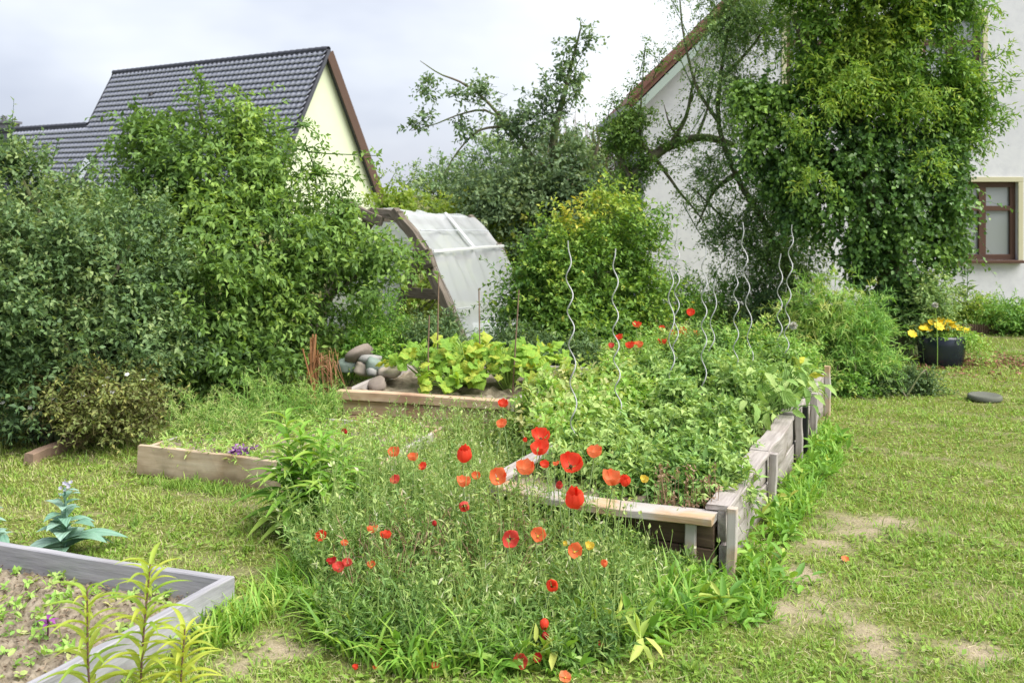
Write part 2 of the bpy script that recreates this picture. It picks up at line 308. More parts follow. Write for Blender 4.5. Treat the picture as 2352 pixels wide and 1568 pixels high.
# ------------------------------------------------------------------ ground
PATCH = [(1970, 1215, 85, 26), (1900, 1250, 60, 20), (1850, 1330, 45, 45), (1890, 1385, 100, 36), (2010, 1480, 55, 60), (1790, 1400, 60, 40), (2240, 1500, 60, 35), (2050, 1195, 40, 16),
         (640, 1490, 80, 34), (560, 1520, 50, 30), (720, 1300, 40, 30)]
PT = []
for a, b, rx, ry in PATCH:
    g = ground(a, b); PT.append((g[0], g[1], rx * g[1] / FP, g[1] ** 2 / (EYE * FP) * ry))
def bare(P):
    v = np.zeros(len(P))
    for x, y, rx, ry in PT: v = np.maximum(v, 1.1 - .70 * np.sqrt(((P[:, 0] - x) / rx) ** 2 + ((P[:, 1] - y) / ry) ** 2))
    n = snoise(P[:, :2], 9, 5) * .30 + snoise(P[:, :2], 31, 6) * .30
    near = np.clip((6.2 - P[:, 1]) / 2.4, 0, 1)
    return np.clip(np.maximum(v + n, (snoise(P[:, :2], 3.1, 8) * .5 + snoise(P[:, :2], 14, 9) * .5 - .38) * near), 0, 1)
def relief(P): return .012 * snoise(P[:, :2], 2.3, 21) + .006 * snoise(P[:, :2], 11, 22)
xs = np.concatenate([np.array([-400, -150, -60, -30, -18, -12, -8.5, -6]), np.arange(-5, 6.01, .05), np.array([8, 11, 16, 26, 50, 150, 400])])
ys = np.concatenate([np.array([-30, -8, -2, 0.5, 1.5]), np.arange(2, 11.01, .05), np.array([12, 13.5, 16, 20, 28, 45, 90, 200, 500])])
gx, gy = np.meshgrid(xs, ys); P = np.stack([gx.ravel(), gy.ravel(), np.zeros(gx.size)], 1)
ins = (P[:, 0] > -5) & (P[:, 0] < 6) & (P[:, 1] > 2) & (P[:, 1] < 11)
P[:, 2] = np.where(ins, relief(P), 0)
bt = np.where(ins, bare(P), .1)
P[:, 2] += np.where(ins, .008 * snoise(P[:, :2], 40, 23) * (.4 + bt), 0)
nx = len(xs); i, j = np.meshgrid(np.arange(nx - 1), np.arange(len(ys) - 1)); a = (j * nx + i).ravel()
m, t, b = new_mat('lawn_ground')
at_ = N(t, 'ShaderNodeAttribute', attribute_name='tint'); tcx = N(t, 'ShaderNodeTexCoord'); n1 = N(t, 'ShaderNodeTexNoise'); n1.inputs['Scale'].default_value = 55; n1.inputs['Detail'].default_value = 8
n2 = N(t, 'ShaderNodeTexNoise'); n2.inputs['Scale'].default_value = 260; n2.inputs['Detail'].default_value = 4
r1 = ramp(t, [(.06, .08, .02), (.13, .155, .035), (.21, .20, .075)], [.3, .5, .7]); r2 = ramp(t, [(.20, .165, .10), (.34, .285, .20), (.47, .40, .30)], [.3, .5, .7])
mxx = N(t, 'ShaderNodeMix', data_type='RGBA'); bp = N(t, 'ShaderNodeBump'); bp.inputs['Strength'].default_value = .7; bp.inputs['Distance'].default_value = .012
K = t.links.new
K(tcx.outputs['Object'], n1.inputs['Vector']); K(tcx.outputs['Object'], n2.inputs['Vector']); K(n1.outputs['Fac'], r1.inputs['Fac']); K(n2.outputs['Fac'], r2.inputs['Fac'])
K(at_.outputs['Fac'], mxx.inputs['Factor']); K(r1.outputs['Color'], mxx.inputs['A']); K(r2.outputs['Color'], mxx.inputs['B']); K(mxx.outputs['Result'], b.inputs['Base Color']); K(n1.outputs['Fac'], bp.inputs['Height']); K(bp.outputs[0], b.inputs['Normal'])
b.inputs['Roughness'].default_value = .95; b.inputs['Specular IOR Level'].default_value = .1
setting(link('ground', raw_mesh('ground', P, np.stack([a, a + 1, a + nx + 1, a + nx], 1), m, bt, True)))

# ------------------------------------------------------------------ tiled house far left
HZ = 8.03; A0 = at(755, 113, 45.0); A0[2] = HZ
B0 = at(262, 168, (HZ - EYE) * FP / (HY - 168)); B0[2] = HZ
RD = norm((B0 - A0)[None])[0]; RL = np.linalg.norm(B0 - A0); PD = np.array([RD[1], -RD[0], 0]); PD = PD if PD[1] < 0 else -PD     # along the ridge; horizontal towards the camera
TN = 1.87; SD = norm((PD - UP * TN)[None])[0]; SN = norm(np.cross(RD, SD)[None])[0]; SN = SN if SN[2] > 0 else -SN
h = thing('tiled_house', 'pale yellow house with steep grey tiled roof behind the left shrubs', 'house', A0 * [1, 1, 0]); HB = np.array(h.location)
render_y = noise_mat('pale_yellow_render', [(.62, .68, .49), (.68, .73, .56)], (1, 1, 1), 3, .9, .05)
tile_m = noise_mat('grey_concrete_tile', [(.33, .35, .43), (.44, .46, .55), (.52, .54, .63)], (1, 1, 1), 5, .55, .08, pos=[.25, .5, .75], spec=.5)
brown = noise_mat('brown_stained_board', [(.075, .045, .035), (.125, .075, .056)], G, 1, .6, .1)
dgrey = noise_mat('dark_grey_cap', [(.05, .052, .065), (.09, .095, .12)], (1, 1, 1), 4, .6, .05)
def roofpt(u, s, lift=0.): return A0 + RD * u + SD * s + SN * lift       # u along ridge, s down the front slope
HWID = 5.4; drop = HWID * TN; SLEN = math.hypot(HWID, drop)
# body: gable prism under the roof, wing prism, set in 0.15 from the roof planes
def prism(zr, u0, u1, back, w_front, off=.25):
    V = []
    for u in (u0, u1):
        base = A0 + RD * u
        apex = base + UP * (zr - HZ - off * 1.6)
        sF = (HZ - zr) / TN
        f = base + PD * (w_front); f = np.array([f[0], f[1], zr - off * 1.6 - (w_front - sF) * TN]); ap = apex + PD * sF; ap[2] = zr - off * 1.6
        bk = ap - PD * back; bk[2] = ap[2] - back * TN
        V += [ap, f, np.array([f[0], f[1], -.2]), np.array([bk[0], bk[1], -.2]), bk]
    F = [(0, 1, 2, 3, 4), (9, 8, 7, 6, 5), (0, 5, 6, 1), (1, 6, 7, 2), (0, 4, 9, 5), (4, 3, 8, 9)]
    return V, F
V, F = prism(HZ, .25, RL - .25, 4.0, 4.0); link('wall', pydata('wall', np.array(V) - HB, F, render_y), h)
WZ = 5.14; WS = (HZ - WZ) / TN
V, F = prism(WZ, RL + .0, RL + 9.5, 2.5, 4.0, .28); link('wing_wall', pydata('wall', np.array(V) - HB, F, render_y), h)
# roof decks
def slab(p, q, r, s, th, nrm):
    p, q, r, s = map(np.asarray, (p, q, r, s)); V = [p, q, r, s] + [x - nrm * th for x in (p, q, r, s)]
    return V, [(0, 1, 2, 3), (7, 6, 5, 4), (0, 4, 5, 1), (1, 5, 6, 2), (2, 6, 7, 3), (3, 7, 4, 0)]
V, F = slab(roofpt(0, 0), roofpt(RL, 0), roofpt(RL, SLEN), roofpt(0, SLEN), .18, SN)
rf = link('roof', pydata('roof', np.array(V) - HB, F, dgrey), h)
BSD = norm((-PD - UP * TN)[None])[0]; BSN = norm((-PD * TN + UP)[None])[0]
V, F = slab(A0, A0 + RD * RL, A0 + RD * RL + BSD * SLEN, A0 + BSD * SLEN, .18, BSN); link('rear_roof', pydata('roof', np.array(V) - HB, F, dgrey), h)
sw = WS / (SD @ PD)
V, F = slab(roofpt(RL, sw), roofpt(RL + 9.6, sw), roofpt(RL + 9.6, SLEN), roofpt(RL, SLEN), .18, SN); wr = link('wing_roof', pydata('roof', np.array(V) - HB, F, dgrey), h)
wa = roofpt(RL, sw)
V, F = slab(wa, wa + RD * 9.6, wa + RD * 9.6 + BSD * 4, wa + BSD * 4, .18, BSN); link('wing_rear_roof', pydata('roof', np.array(V) - HB, F, dgrey), h)
# tiles: wavy lapped tiles, each its own piece where they show largest, the rest one part
TW, TH_ = .33, .31
def tile_arrays():
    V, F = [], []; xs_ = np.linspace(0, 1, 7); pr = .030 * np.sin(xs_ * 2 * pi + .6)
    for s, z0 in ((0, 0.0), (1.12, .13)):
        for x, p in zip(xs_, pr): V.append((x * TW * 1.02, s * TH_, p + .02 + z0))
    for x, p in zip(xs_, pr): V.append((x * TW * 1.02, 1.10 * TH_, p + .095))
    for i_ in range(6): F += [(i_, i_ + 1, i_ + 8, i_ + 7), (i_ + 7, i_ + 8, i_ + 15, i_ + 14)]
    return np.array(V), np.array(F)
TV, TF = tile_arrays(); tmesh = raw_mesh('tile', TV, TF, tile_m)
cells = []
for r_ in range(int(SLEN / TH_)):
    for c_ in range(-1, int((RL + 9.5) / TW)):
        u, s = c_ * TW + .02, r_ * TH_ + .03
        if u < -.1 or (u > RL - .3 and s < sw + .05): continue
        p = roofpt(u, s); X, Y, Z = p; px = CX + X / Y * FP; py = HY - (Z - EYE) / Y * FP
        hid = py > 205 + abs(px - 480) * .62 and 250 < px < 720
        if px < 40 or py > 440: continue
        cells.append((hid * 1000 + Y, u, s))
cells.sort()
Rm = Matrix(((RD[0], SD[0], SN[0], 0), (RD[1], SD[1], SN[1], 0), (RD[2], SD[2], SN[2], 0), (0, 0, 0, 1)))
VV, FF, k = [], [], 0
M3 = np.array(Rm)[:3, :3]
for n_, (_, u, s) in enumerate(cells):
    p = roofpt(u, s) - HB
    if n_ < 300: o = link('tile', tmesh, rf); o.matrix_local = Matrix.Translation(Vector(p)) @ Rm
    else: VV.append(TV @ M3.T + p); FF.append(TF + k); k += len(TV)
stuff(link('tiles', raw_mesh('tiles', np.concatenate(VV), np.concatenate(FF), tile_m), h))
def ridge_cap(p0, p1, nm):
    n_ = int(np.linalg.norm(p1 - p0) / .4); VV, FF, k = [], [], 0
    for i_ in range(n_):
        q0, q1 = p0 + (p1 - p0) * i_ / n_, p0 + (p1 - p0) * (i_ + 1.08) / n_
        V_, F_ = tube_arrays([q0 + UP * .0, q1 + UP * .03], .13, 8); VV.append(V_ - HB); FF.append(F_ + k); k += len(V_)
    link(nm, raw_mesh(nm, np.concatenate(VV), np.concatenate(FF), dgrey), h)
ridge_cap(A0, A0 + RD * RL, 'ridge_cap'); ridge_cap(wa, wa + RD * 9.6, 'wing_ridge_cap')
for dd, nm, hh, mm_ in ((SD, 'verge_trim', .14, dgrey), (BSD, 'verge_board', .46, brown)):
    o = A0 - RD * .06 + UP * (-.04 if dd is SD else -.16); bar(nm, o, o + dd * (SLEN - .3), hh, .05, mm_, h, up=tuple(SN if dd is SD else BSN), warp=.002)
o = A0 + RD * (RL + .06) - UP * .12; bar('verge_trim', o, o + SD * sw, .16, .05, dgrey, h, up=tuple(SN), warp=.002)
def roof_hit(px, py):
    d = np.array([(px - CX) / FP, 1, -(py - HY) / FP]); o = np.array([0, 0, EYE]); tt = ((A0 - o) @ SN) / (d @ SN); return o + d * tt
sk = roof_hit(198, 392)
glass = flat_mat('window_glass', (.30, .33, .34), .06, 0, .8)
sky_m = flat_mat('skylight_glass', (.55, .60, .62), .08, 0, .9)
o = link('skylight', pydata('skylight', [(-.45, -.75, .02), (.45, -.75, .02), (.45, .75, .02), (-.45, .75, .02), (-.45, -.75, .16), (.45, -.75, .16), (.45, .75, .16), (-.45, .75, .16)], [(4, 5, 6, 7), (0, 4, 7, 3), (1, 2, 6, 5), (0, 1, 5, 4), (2, 3, 7, 6)], dgrey), h)
place(o, Matrix.Translation(Vector(sk)) @ Rm, h)
o2 = link('pane', pydata('pane', [(-.37, -.66, .172), (.37, -.66, .172), (.37, .66, .172), (-.37, .66, .172)], [(0, 1, 2, 3)], sky_m), o)
vp = roof_hit(347, 226)
V_, F_ = tube_arrays([vp - UP * .2, vp + UP * .28, vp + UP * .3], [.13, .13, .02], 10); link('roof_vent', raw_mesh('vent', V_ - HB, F_, flat_mat('black_pipe', (.02, .02, .022), .5)), h)
cb = at(16, 290, 58)
def boxv(c, s): x, y, z = s; return np.array([(c[0] + a * x / 2, c[1] + b_ * y / 2, c[2] + d * z / 2) for a in (-1, 1) for b_ in (-1, 1) for d in (-1, 1)])
BF = [(0, 1, 3, 2), (4, 6, 7, 5), (0, 4, 5, 1), (2, 3, 7, 6), (0, 2, 6, 4), (1, 5, 7, 3)]
ch_m = noise_mat('grey_chimney', [(.10, .10, .12), (.2, .2, .23)], (1, 1, 1), 3, .8, .1)
chm = link('chimney', pydata('chimney', boxv((cb[0], cb[1], 2.6), (1.0, 1.0, 5.9)) - HB, BF, ch_m), h)
link('chimney_cap', pydata('cap', boxv((cb[0], cb[1], 5.62), (1.2, 1.2, .14)) - HB, BF, ch_m), chm)
V_, F_ = tube_arrays([(cb[0] - .15, cb[1], 5.7), (cb[0] - .15, cb[1], 6.0)], .16, 10); link('chimney_pot', raw_mesh('pot', V_ - HB, F_, ch_m), chm)

# ------------------------------------------------------------------ white house on the right
WY = 14.0
wx = lambda px: (px - CX) / FP * WY
wz = lambda py: EYE - (py - HY) / FP * WY
x0, xe = wx(1478), wx(1436); ze = wz(240); xa = 6.35; za = ze + (xa - xe) * 1.0; x1 = 2 * xa - x0
wh = thing('white_house', 'white rendered house with red tiled gable behind the ivy tree', 'house', (xa, WY, 0)); WB = np.array(wh.location)
white = noise_mat('white_stucco', [(.56, .57, .62), (.66, .67, .71), (.71, .72, .75)], (1, 1, 1), 9, .92, .35, detail=9, pos=[.2, .5, .8], stain=((.55, .56, .61), .9, .5, .85), dist=.006)
wins = [(2185, 2337, 418, 597), (2118, 2256, 32, 222), (1806, 1912, 32, 222)]
holes = [(wx(a), wx(b_), wz(d), wz(c)) for a, b_, c, d in wins]
# front wall: grid of cells with the window openings left out, cut to the gable line
gxs = sorted(set([x0, x1, xa] + [v for hh in holes for v in hh[:2]])); eps = 1e-6
def top_z(x): return za - abs(x - xa) * 1.0 - .22
V, F = [], []
def quad(pts):
    k = len(V); V.extend(pts); F.append(tuple(range(k, k + len(pts))))
for a_, b_ in zip(gxs[:-1], gxs[1:]):
    mid = (a_ + b_) / 2; z = -.2
    for hh in sorted([hh for hh in holes if hh[0] < mid < hh[1]], key=lambda q: q[2]):
        quad([(a_, WY, z), (b_, WY, z), (b_, WY, hh[2]), (a_, WY, hh[2])]); z = hh[3]
    quad([(a_, WY, z), (b_, WY, z), (b_, WY, top_z(b_)), (a_, WY, top_z(a_))])
for a_, b_, c_, d_ in holes:      # reveals
    D_ = WY + .14
    quad([(a_, WY, c_), (a_, WY, d_), (a_, D_, d_), (a_, D_, c_)]); quad([(b_, WY, d_), (b_, WY, c_), (b_, D_, c_), (b_, D_, d_)]); quad([(a_, WY, d_), (b_, WY, d_), (b_, D_, d_), (a_, D_, d_)]); quad([(b_, WY, c_), (a_, WY, c_), (a_, D_, c_), (b_, D_, c_)])
for xx in (x0, x1): quad([(xx, WY, -.2), (xx, WY + 4, -.2), (xx, WY + 4, top_z(xx)), (xx, WY, top_z(xx))])
quad([(x0, WY + 4, -.2), (x1, WY + 4, -.2), (x1, WY + 4, top_z(x1)), (xa, WY + 4, top_z(xa)), (x0, WY + 4, top_z(x0))])
link('wall', pydata('wall', np.array(V) - WB, F, white), wh)
redt = noise_mat('red_clay_tile', [(.11, .055, .042), (.17, .08, .06), (.24, .13, .10)], (1, 1, 1), 6, .75, .2)
teal = noise_mat('pale_green_trim', [(.36, .44, .40), (.44, .51, .47)], (1, 1, 1), 4, .7, .05)
for sgn in (-1, 1):
    ex = xa + sgn * (xa - xe); nrm = np.array([sgn * .7071, 0, .7071])
    V_, F_ = slab((xa, WY - .32, za), (ex, WY - .32, ze), (ex, WY + 4.3, ze), (xa, WY + 4.3, za), .08, nrm); rr = link('roof', pydata('roof', np.array(V_) - WB, F_, redt), wh)
    bar('fascia', (xa, WY - .30, za - .23), (ex - sgn * .1, WY - .30, ze - .11), .10, .04, teal, wh, warp=.001)
    L_ = math.hypot(ex - xa, za - ze); d_ = np.array([(ex - xa) / L_, 0, (ze - za) / L_])
    if sgn < 0:
        vt = raw_mesh('verge_tile', np.array([(x, y, z) for x in (0, .36) for y, z in ((-.02, -.05), (-.02, .02 + .04 * x), (.16, .04 + .04 * x), (.34, .02 + .04 * x))]), np.array([(0, 1, 5, 4), (1, 2, 6, 5), (2, 3, 7, 6)]), redt)
        for i_ in range(int(L_ / .33)):
            p = np.array([xa, WY - .34, za]) + d_ * (.33 * i_ + .02) + nrm * .03
            place(link('tile', vt), mat4(p, d_, (0, 1, 0), nrm), wh)
bar('gutter', (xe - .03, WY - .3, ze - .1), (xe - .03, WY + 4, ze - .1), .1, .1, flat_mat('zinc', (.35, .36, .38), .5, .6), wh, warp=0)
cream = noise_mat('cream_surround', [(.52, .50, .34), (.60, .57, .41)], (1, 1, 1), 5, .85, .05)
wbrown = noise_mat('brown_window_frame', [(.075, .04, .028), (.13, .07, .05)], G, 1, .5, .1)
curtain = noise_mat('net_curtain', [(.30, .33, .29), (.42, .45, .40)], (1, 1, 1), 6, .9, 0)
m_, t_, b_ = new_mat('window_pane'); b_.inputs['Base Color'].default_value = (.9, .95, .95, 1); b_.inputs['Roughness'].default_value = .02; b_.inputs['Transmission Weight'].default_value = 1; b_.inputs['IOR'].default_value = 1.3
pane_m = m_
dark_in = flat_mat('dark_room', (.05, .05, .055), .9)
for wi, (a_, b_, c_, d_) in enumerate(holes):
    w_ = bpy.data.objects.new('window', None); C.objects.link(w_); w_.parent = wh; w_.location = ((a_ + b_) / 2 - xa, 0, c_)
    wp = Vector(((a_ + b_) / 2, WY, c_)); wd, hg = b_ - a_, d_ - c_
    class _p: location = wp
    def wbar(nm, p0, p1, h_, t_, mt, up=(0, 0, 1)):
        o = bpy.data.objects.new(nm, bar_mesh((Vector(p1) - Vector(p0)).length, h_, t_, mt, seed=3, warp=0, seg=1)); C.objects.link(o); x_, y_, z_ = basis(Vector(p1) - Vector(p0), up); o.parent = w_; o.matrix_local = mat4(Vector(p0), x_, y_, z_); return o
    fw = .075
    wbar('frame', (-wd/2, .09, fw/2), (wd/2, .09, fw/2), fw, .07, wbrown); wbar('frame', (-wd/2, .09, hg - fw/2), (wd/2, .09, hg - fw/2), fw, .07, wbrown)
    for s_ in (-1, 1): wbar('frame', (s_ * (wd/2 - fw/2), .09, fw), (s_ * (wd/2 - fw/2), .09, hg - fw), .066, fw, wbrown, (0, 1, 0))
    wbar('mullion', (0, .088, fw), (0, .088, hg - fw), .066, .10, wbrown, (0, 1, 0))
    wbar('transom', (-wd/2 + fw, .084, hg * .66), (wd/2 - fw, .084, hg * .66), .07, .06, wbrown)
    wbar('sill', (-wd/2 - .05, -.03, -.02), (wd/2 + .05, -.03, -.02), .04, .16, wbrown)
    for s_ in (-1, 1): wbar('surround', (s_ * (wd/2 + .035), -.012, 0), (s_ * (wd/2 + .035), -.012, hg), .03, .068, cream, (0, 1, 0))
    wbar('surround', (-wd/2 - .07, -.012, hg + .036), (wd/2 + .07, -.012, hg + .036), .07, .03, cream)
    for (xa_, xb_, za_, zb_) in ((-wd/2, 0, 0, hg * .66), (0, wd/2, 0, hg * .66), (-wd/2, 0, hg * .66, hg), (0, wd/2, hg * .66, hg)):
        link('pane', pydata('pane', [(xa_ + .03, .10, za_ + .03), (xb_ - .03, .10, za_ + .03), (xb_ - .03, .10, zb_ - .03), (xa_ + .03, .10, zb_ - .03)], [(0, 1, 2, 3)], glass), w_)
    V_ = []; F_ = []; nn = 24
    for q in range(nn + 1):
        x_ = -wd/2 + wd * q / nn; y_ = .3 + .02 * math.sin(q * 2.3); V_ += [(x_, y_, .05), (x_, y_, hg * .62)]
        if q: F_.append((2*q-2, 2*q, 2*q+1, 2*q-1))
    link('curtain', pydata('curtain', V_, F_, curtain), w_)

# ------------------------------------------------------------------ raised beds
def soil_sheet(parent, c4, z, n=28, amp=.02, seed=1):
    c4 = [np.asarray(c)[:2] for c in c4]; V, F = [], []
    for j_ in range(n + 1):
        for i_ in range(n + 1):
            s, t2 = i_ / n, j_ / n; p = (c4[0] * (1 - s) + c4[1] * s) * (1 - t2) + (c4[3] * (1 - s) + c4[2] * s) * t2; V.append((p[0], p[1], z))
    V = np.array(V); V[:, 2] += amp * (snoise(V[:, :2], 7, seed) + .6 * snoise(V[:, :2], 26, seed + 1)) + rn(len(V)) * amp * .55
    for j_ in range(n):
        for i_ in range(n): a = j_ * (n + 1) + i_; F.append((a, a + 1, a + n + 2, a + n + 1))
    return link('soil', raw_mesh('soil', V - np.array(parent.location), np.array(F), soil, smooth=True), parent)
v3 = lambda p, z: np.array([p[0], p[1], z])
# main bed
MR0, MR1, ML0, ML1 = np.array([.87, 4.14]), np.array([2.2, 7.1]), np.array([-.10, 4.58]), np.array([1.42, 7.46])
mb = thing('raised_bed', 'long weathered grey board bed full of tomato and squash plants', 'raised bed', (*((MR0 + ML1) / 2), 0), 'raised garden beds')
dM = (MR1 - MR0) / np.linalg.norm(MR1 - MR0); oM = np.array([dM[1], -dM[0]])
tp = [0, .3, .575, .78, 1.0]
for i_, (a_, b_) in enumerate(zip(tp[:-1], tp[1:])):
    p, q = MR0 + (MR1 - MR0) * (a_ + .004), MR0 + (MR1 - MR0) * (b_ - .004); dz = [0, -.004, .005, .012][i_]
    bar('board', v3(p, .065 + dz), v3(q, .065 + dz), .135, .035, wood_grey, mb, warp=.006); bar('board', v3(p + oM * .004, .205 + dz), v3(q + oM * .002, .205 + dz), .135, .035, wood_grey, mb, warp=.006)
    bar('top_board', v3(p - oM * .02, .282 + dz), v3(q - oM * .02, .282 + dz), .022, .10, wood_grey, mb, warp=.005)
for k_, t_ in enumerate(tp):
    p = MR0 + (MR1 - MR0) * t_ + oM * .045 - (dM * .02 if t_ == 0 else 0); hh = [.298, .285, .295, .30, .36][k_]
    bar('post', v3(p, -.1), v3(p + oM * .004, hh), .04, .04, wood_tan if k_ in (0, 4) else wood_grey, mb, up=(dM[0], dM[1], 0), warp=.003)
p = MR0 + (MR1 - MR0) * .628 + oM * .06; bar('black_batten', v3(p, -.05), v3(p, .31), .05, .03, flat_mat('black_plastic', (.015, .017, .02), .45), mb, up=(dM[0], dM[1], 0), warp=.001)
fd = (ML0 - MR0) / np.linalg.norm(ML0 - MR0); fo = np.array([-fd[1], fd[0]]); fo = fo if fo[1] < 0 else -fo
for zz in (.06, .165): bar('front_board', v3(MR0 + fd * .03, zz), v3(ML0, zz), .10, .03, wood_dark, mb, warp=.006)
bar('front_top_board', v3(MR0 + fd * .02 + fo * .03, .245), v3(ML0 - fd * .05 + fo * .02, .255), .034, .12, wood_tan, mb, warp=.004, sag=.014)
for k_ in (.12, .62): bar('stake', v3(MR0 + fd * k_ + fo * .03, -.1), v3(MR0 + fd * k_ + fo * .032, .215), .045, .03, wood_tan, mb, up=(fd[0], fd[1], 0), warp=.002)
for zz in (.06, .2): bar('side_board', v3(ML0, zz), v3(ML1, zz), .13, .03, wood_grey, mb, warp=.008); bar('rear_board', v3(ML1, zz), v3(MR1, zz), .13, .03, wood_grey, mb)
bar('side_top_board', v3(ML0 + [.03, 0], .275), v3(ML1, .285), .022, .08, wood_grey, mb, warp=.008)
soil_sheet(mb, [MR0 - oM * .03, MR1 - oM * .03, ML1, ML0], .2)
# back bed of new pine
K0 = ground(790, 985)[:2]; K1 = ground(1168, 1012)[:2]; kd = (K1 - K0) / np.linalg.norm(K1 - K0); ko = np.array([-kd[1], kd[0]])
K2, K3 = K1 + ko * 1.35 + kd * .3, K0 + ko * 1.35
kb = thing('raised_bed', 'orange pine board bed with stones and yellow green squash leaves', 'raised bed', (*((K0 + K2) / 2), 0), 'raised garden beds')
for zz, hh in ((.05, .10), (.152, .095)): bar('board', v3(K0, zz), v3(K1, zz), hh, .04, wood_pine, kb, warp=.004)
bar('top_board', v3(K0 - kd * .03 - ko * .01, .235), v3(K1 + kd * .01 - ko * .01, .235), .06, .07, wood_pine, kb, warp=.004)
for a_, b_ in ((K1, K2), (K0, K3), (K3, K2)):
    bar('board', v3(a_, .06), v3(b_, .06), .12, .035, wood_grey, kb, warp=.004); bar('board', v3(a_, .19), v3(b_, .19), .125, .035, wood_grey, kb, warp=.004)
for a_ in (K0, K1): bar('post', v3(a_ + ko * .05, -.1), v3(a_ + ko * .05, .27), .05, .05, wood_dark, kb)
soil_sheet(kb, [K0 + ko * .03, K1 + ko * .03, K2, K3], .19, seed=4)
# left bed with one pale board
J0 = ground(322, 1092)[:2]; J1 = ground(838, 1150)[:2]; jd = (J1 - J0) / np.linalg.norm(J1 - J0); jo = np.array([-jd[1], jd[0]]); J3 = J0 + jo * 1.0 + jd * .1; J2 = J1 + jo * 1.0
jb = thing('raised_bed', 'low bed with one pale yellowish front board and feathery herbs', 'raised bed', (*((J0 + J2) / 2), 0), 'raised garden beds')
bar('front_board', v3(J0, .085), v3(J1, .085), .17, .028, wood_pale, jb, warp=.012, seg=18)
for a_, b_ in ((J0, J3), (J3, J2), (J2, J1)): bar('side_board', v3(a_ + jo * .015, .08), v3(b_ - jo * .015, .08), .155, .026, wood_tan, jb, warp=.006)
bar('post', v3(J0 + jo * .03 + jd * .02, -.1), v3(J0 + jo * .03 + jd * .02, .165), .03, .03, wood_dark, jb)
soil_sheet(jb, [J0 + jo * .03, J1 + jo * .03, J2, J3], .13, seed=7)
# front left bed, silver grey
Q0 = np.array([-1.07, 3.75]); Q1 = np.array([-2.45, 4.25]); Q2 = np.array([-1.53, 2.69]); qd1 = (Q1 - Q0) / np.linalg.norm(Q1 - Q0); qd2 = (Q2 - Q0) / np.linalg.norm(Q2 - Q0); Q3 = Q1 + (Q2 - Q0)
qb = thing('raised_bed', 'silver grey plank bed with sprouting soil in the near left corner', 'raised bed', (*((Q0 + Q3) / 2), 0), 'raised garden beds')
bar('rear_board', v3(Q0 + qd1 * .018, .072), v3(Q1, .072), .145, .034, wood_blue, qb, warp=.004)
bar('side_board', v3(Q0 - qd2 * .017, .074), v3(Q2, .074), .15, .036, wood_blue, qb, warp=.004)
bar('side_board', v3(Q1, .072), v3(Q3, .072), .145, .034, wood_blue, qb); bar('front_board', v3(Q2, .072), v3(Q3, .072), .145, .034, wood_blue, qb)
soil_sheet(qb, [Q0 + qd1 * .02 + qd2 * .02, Q2, Q3, Q1], .045, n=130, amp=.013, seed=9)
BEDS = [[MR0, MR1, ML1, ML0], [K0, K1, K2, K3], [J0, J1, J2, J3], [Q0, Q2, Q3, Q1]]

# ------------------------------------------------------------------ polygonal plastic tunnel
gb = np.array([-.42, 9.5, 0]); gax = np.array([.67, 1.30, 0]); gs = np.array([-.89, .46, 0])
prof = [(0, 0), (.17, .34), (.46, .98), (.80, 1.37), (1.08, 1.38), (1.45, .98), (1.9, 0)]
gpnt = lambda i_, f, off=0.: gb + gax * f + gs * prof[i_][0] + UP * (prof[i_][1] - .07 * f * (1.4 if prof[i_][1] > 1.3 else .3))
gh = thing('polytunnel', 'low homemade plastic tunnel on old brown beams beside the shrubs', 'greenhouse', gb + gs * .95 + gax * .5); GBs = np.array(gh.location)
for f, th in ((0, .10), (1.02, .08)):
    for a_, b_ in ((0, 2), (2, 3), (3, 4), (4, 5), (5, 6)):
        p, q = gpnt(a_, f), gpnt(b_, f); d_ = norm((q - p)[None])[0]
        bar('beam', p - d_ * .04, q + d_ * .06, th + .02 * (a_ == 0), th * (.85 + .02 * a_), wood_old, gh, up=tuple(norm(gax[None])[0]), warp=.008)
p = gpnt(4, 0); bar('beam', p + gs * -.12 - UP * .08 + gax * -.03, p + gs * .42 + UP * .12 - gax * .03, .10, .06, wood_old, gh, warp=.006)
p = gpnt(2, 0); bar('beam', p - gs * .07 - UP * .12 - gax * .045, p - gs * .02 + UP * .05 - gax * .045, .12, .06, wood_old, gh, warp=.006)
for i_ in (2, 3, 4, 5): bar('purlin', gpnt(i_, .03) - UP * .05, gpnt(i_, .99) - UP * .05, .05, .04, wood_old, gh, warp=.006)
bar('base_board', gpnt(6, 0) + UP * .12, gpnt(6, 1) + UP * .12, .16, .03, wood_old, gh); bar('base_board', gpnt(0, 1) + UP * .45 + gs * .3, gpnt(6, 1) + UP * .45, .12, .04, wood_old, gh)
m, t, b = new_mat('milky_plastic_film'); b.inputs['Base Color'].default_value = (.76, .80, .85, 1); b.inputs['Roughness'].default_value = .25; b.inputs['Specular IOR Level'].default_value = .5
tr = N(t, 'ShaderNodeBsdfTranslucent'); tr.inputs['Color'].default_value = (.92, .95, .94, 1); tp_ = N(t, 'ShaderNodeBsdfTransparent'); m1 = N(t, 'ShaderNodeMixShader'); m1.inputs[0].default_value = .4; m2 = N(t, 'ShaderNodeMixShader'); m2.inputs[0].default_value = .3
t.links.new(b.outputs[0], m1.inputs[1]); t.links.new(tr.outputs[0], m1.inputs[2]); t.links.new(m1.outputs[0], m2.inputs[1]); t.links.new(tp_.outputs[0], m2.inputs[2]); t.links.new(m2.outputs[0], t.nodes['Material Output'].inputs['Surface']); film = m
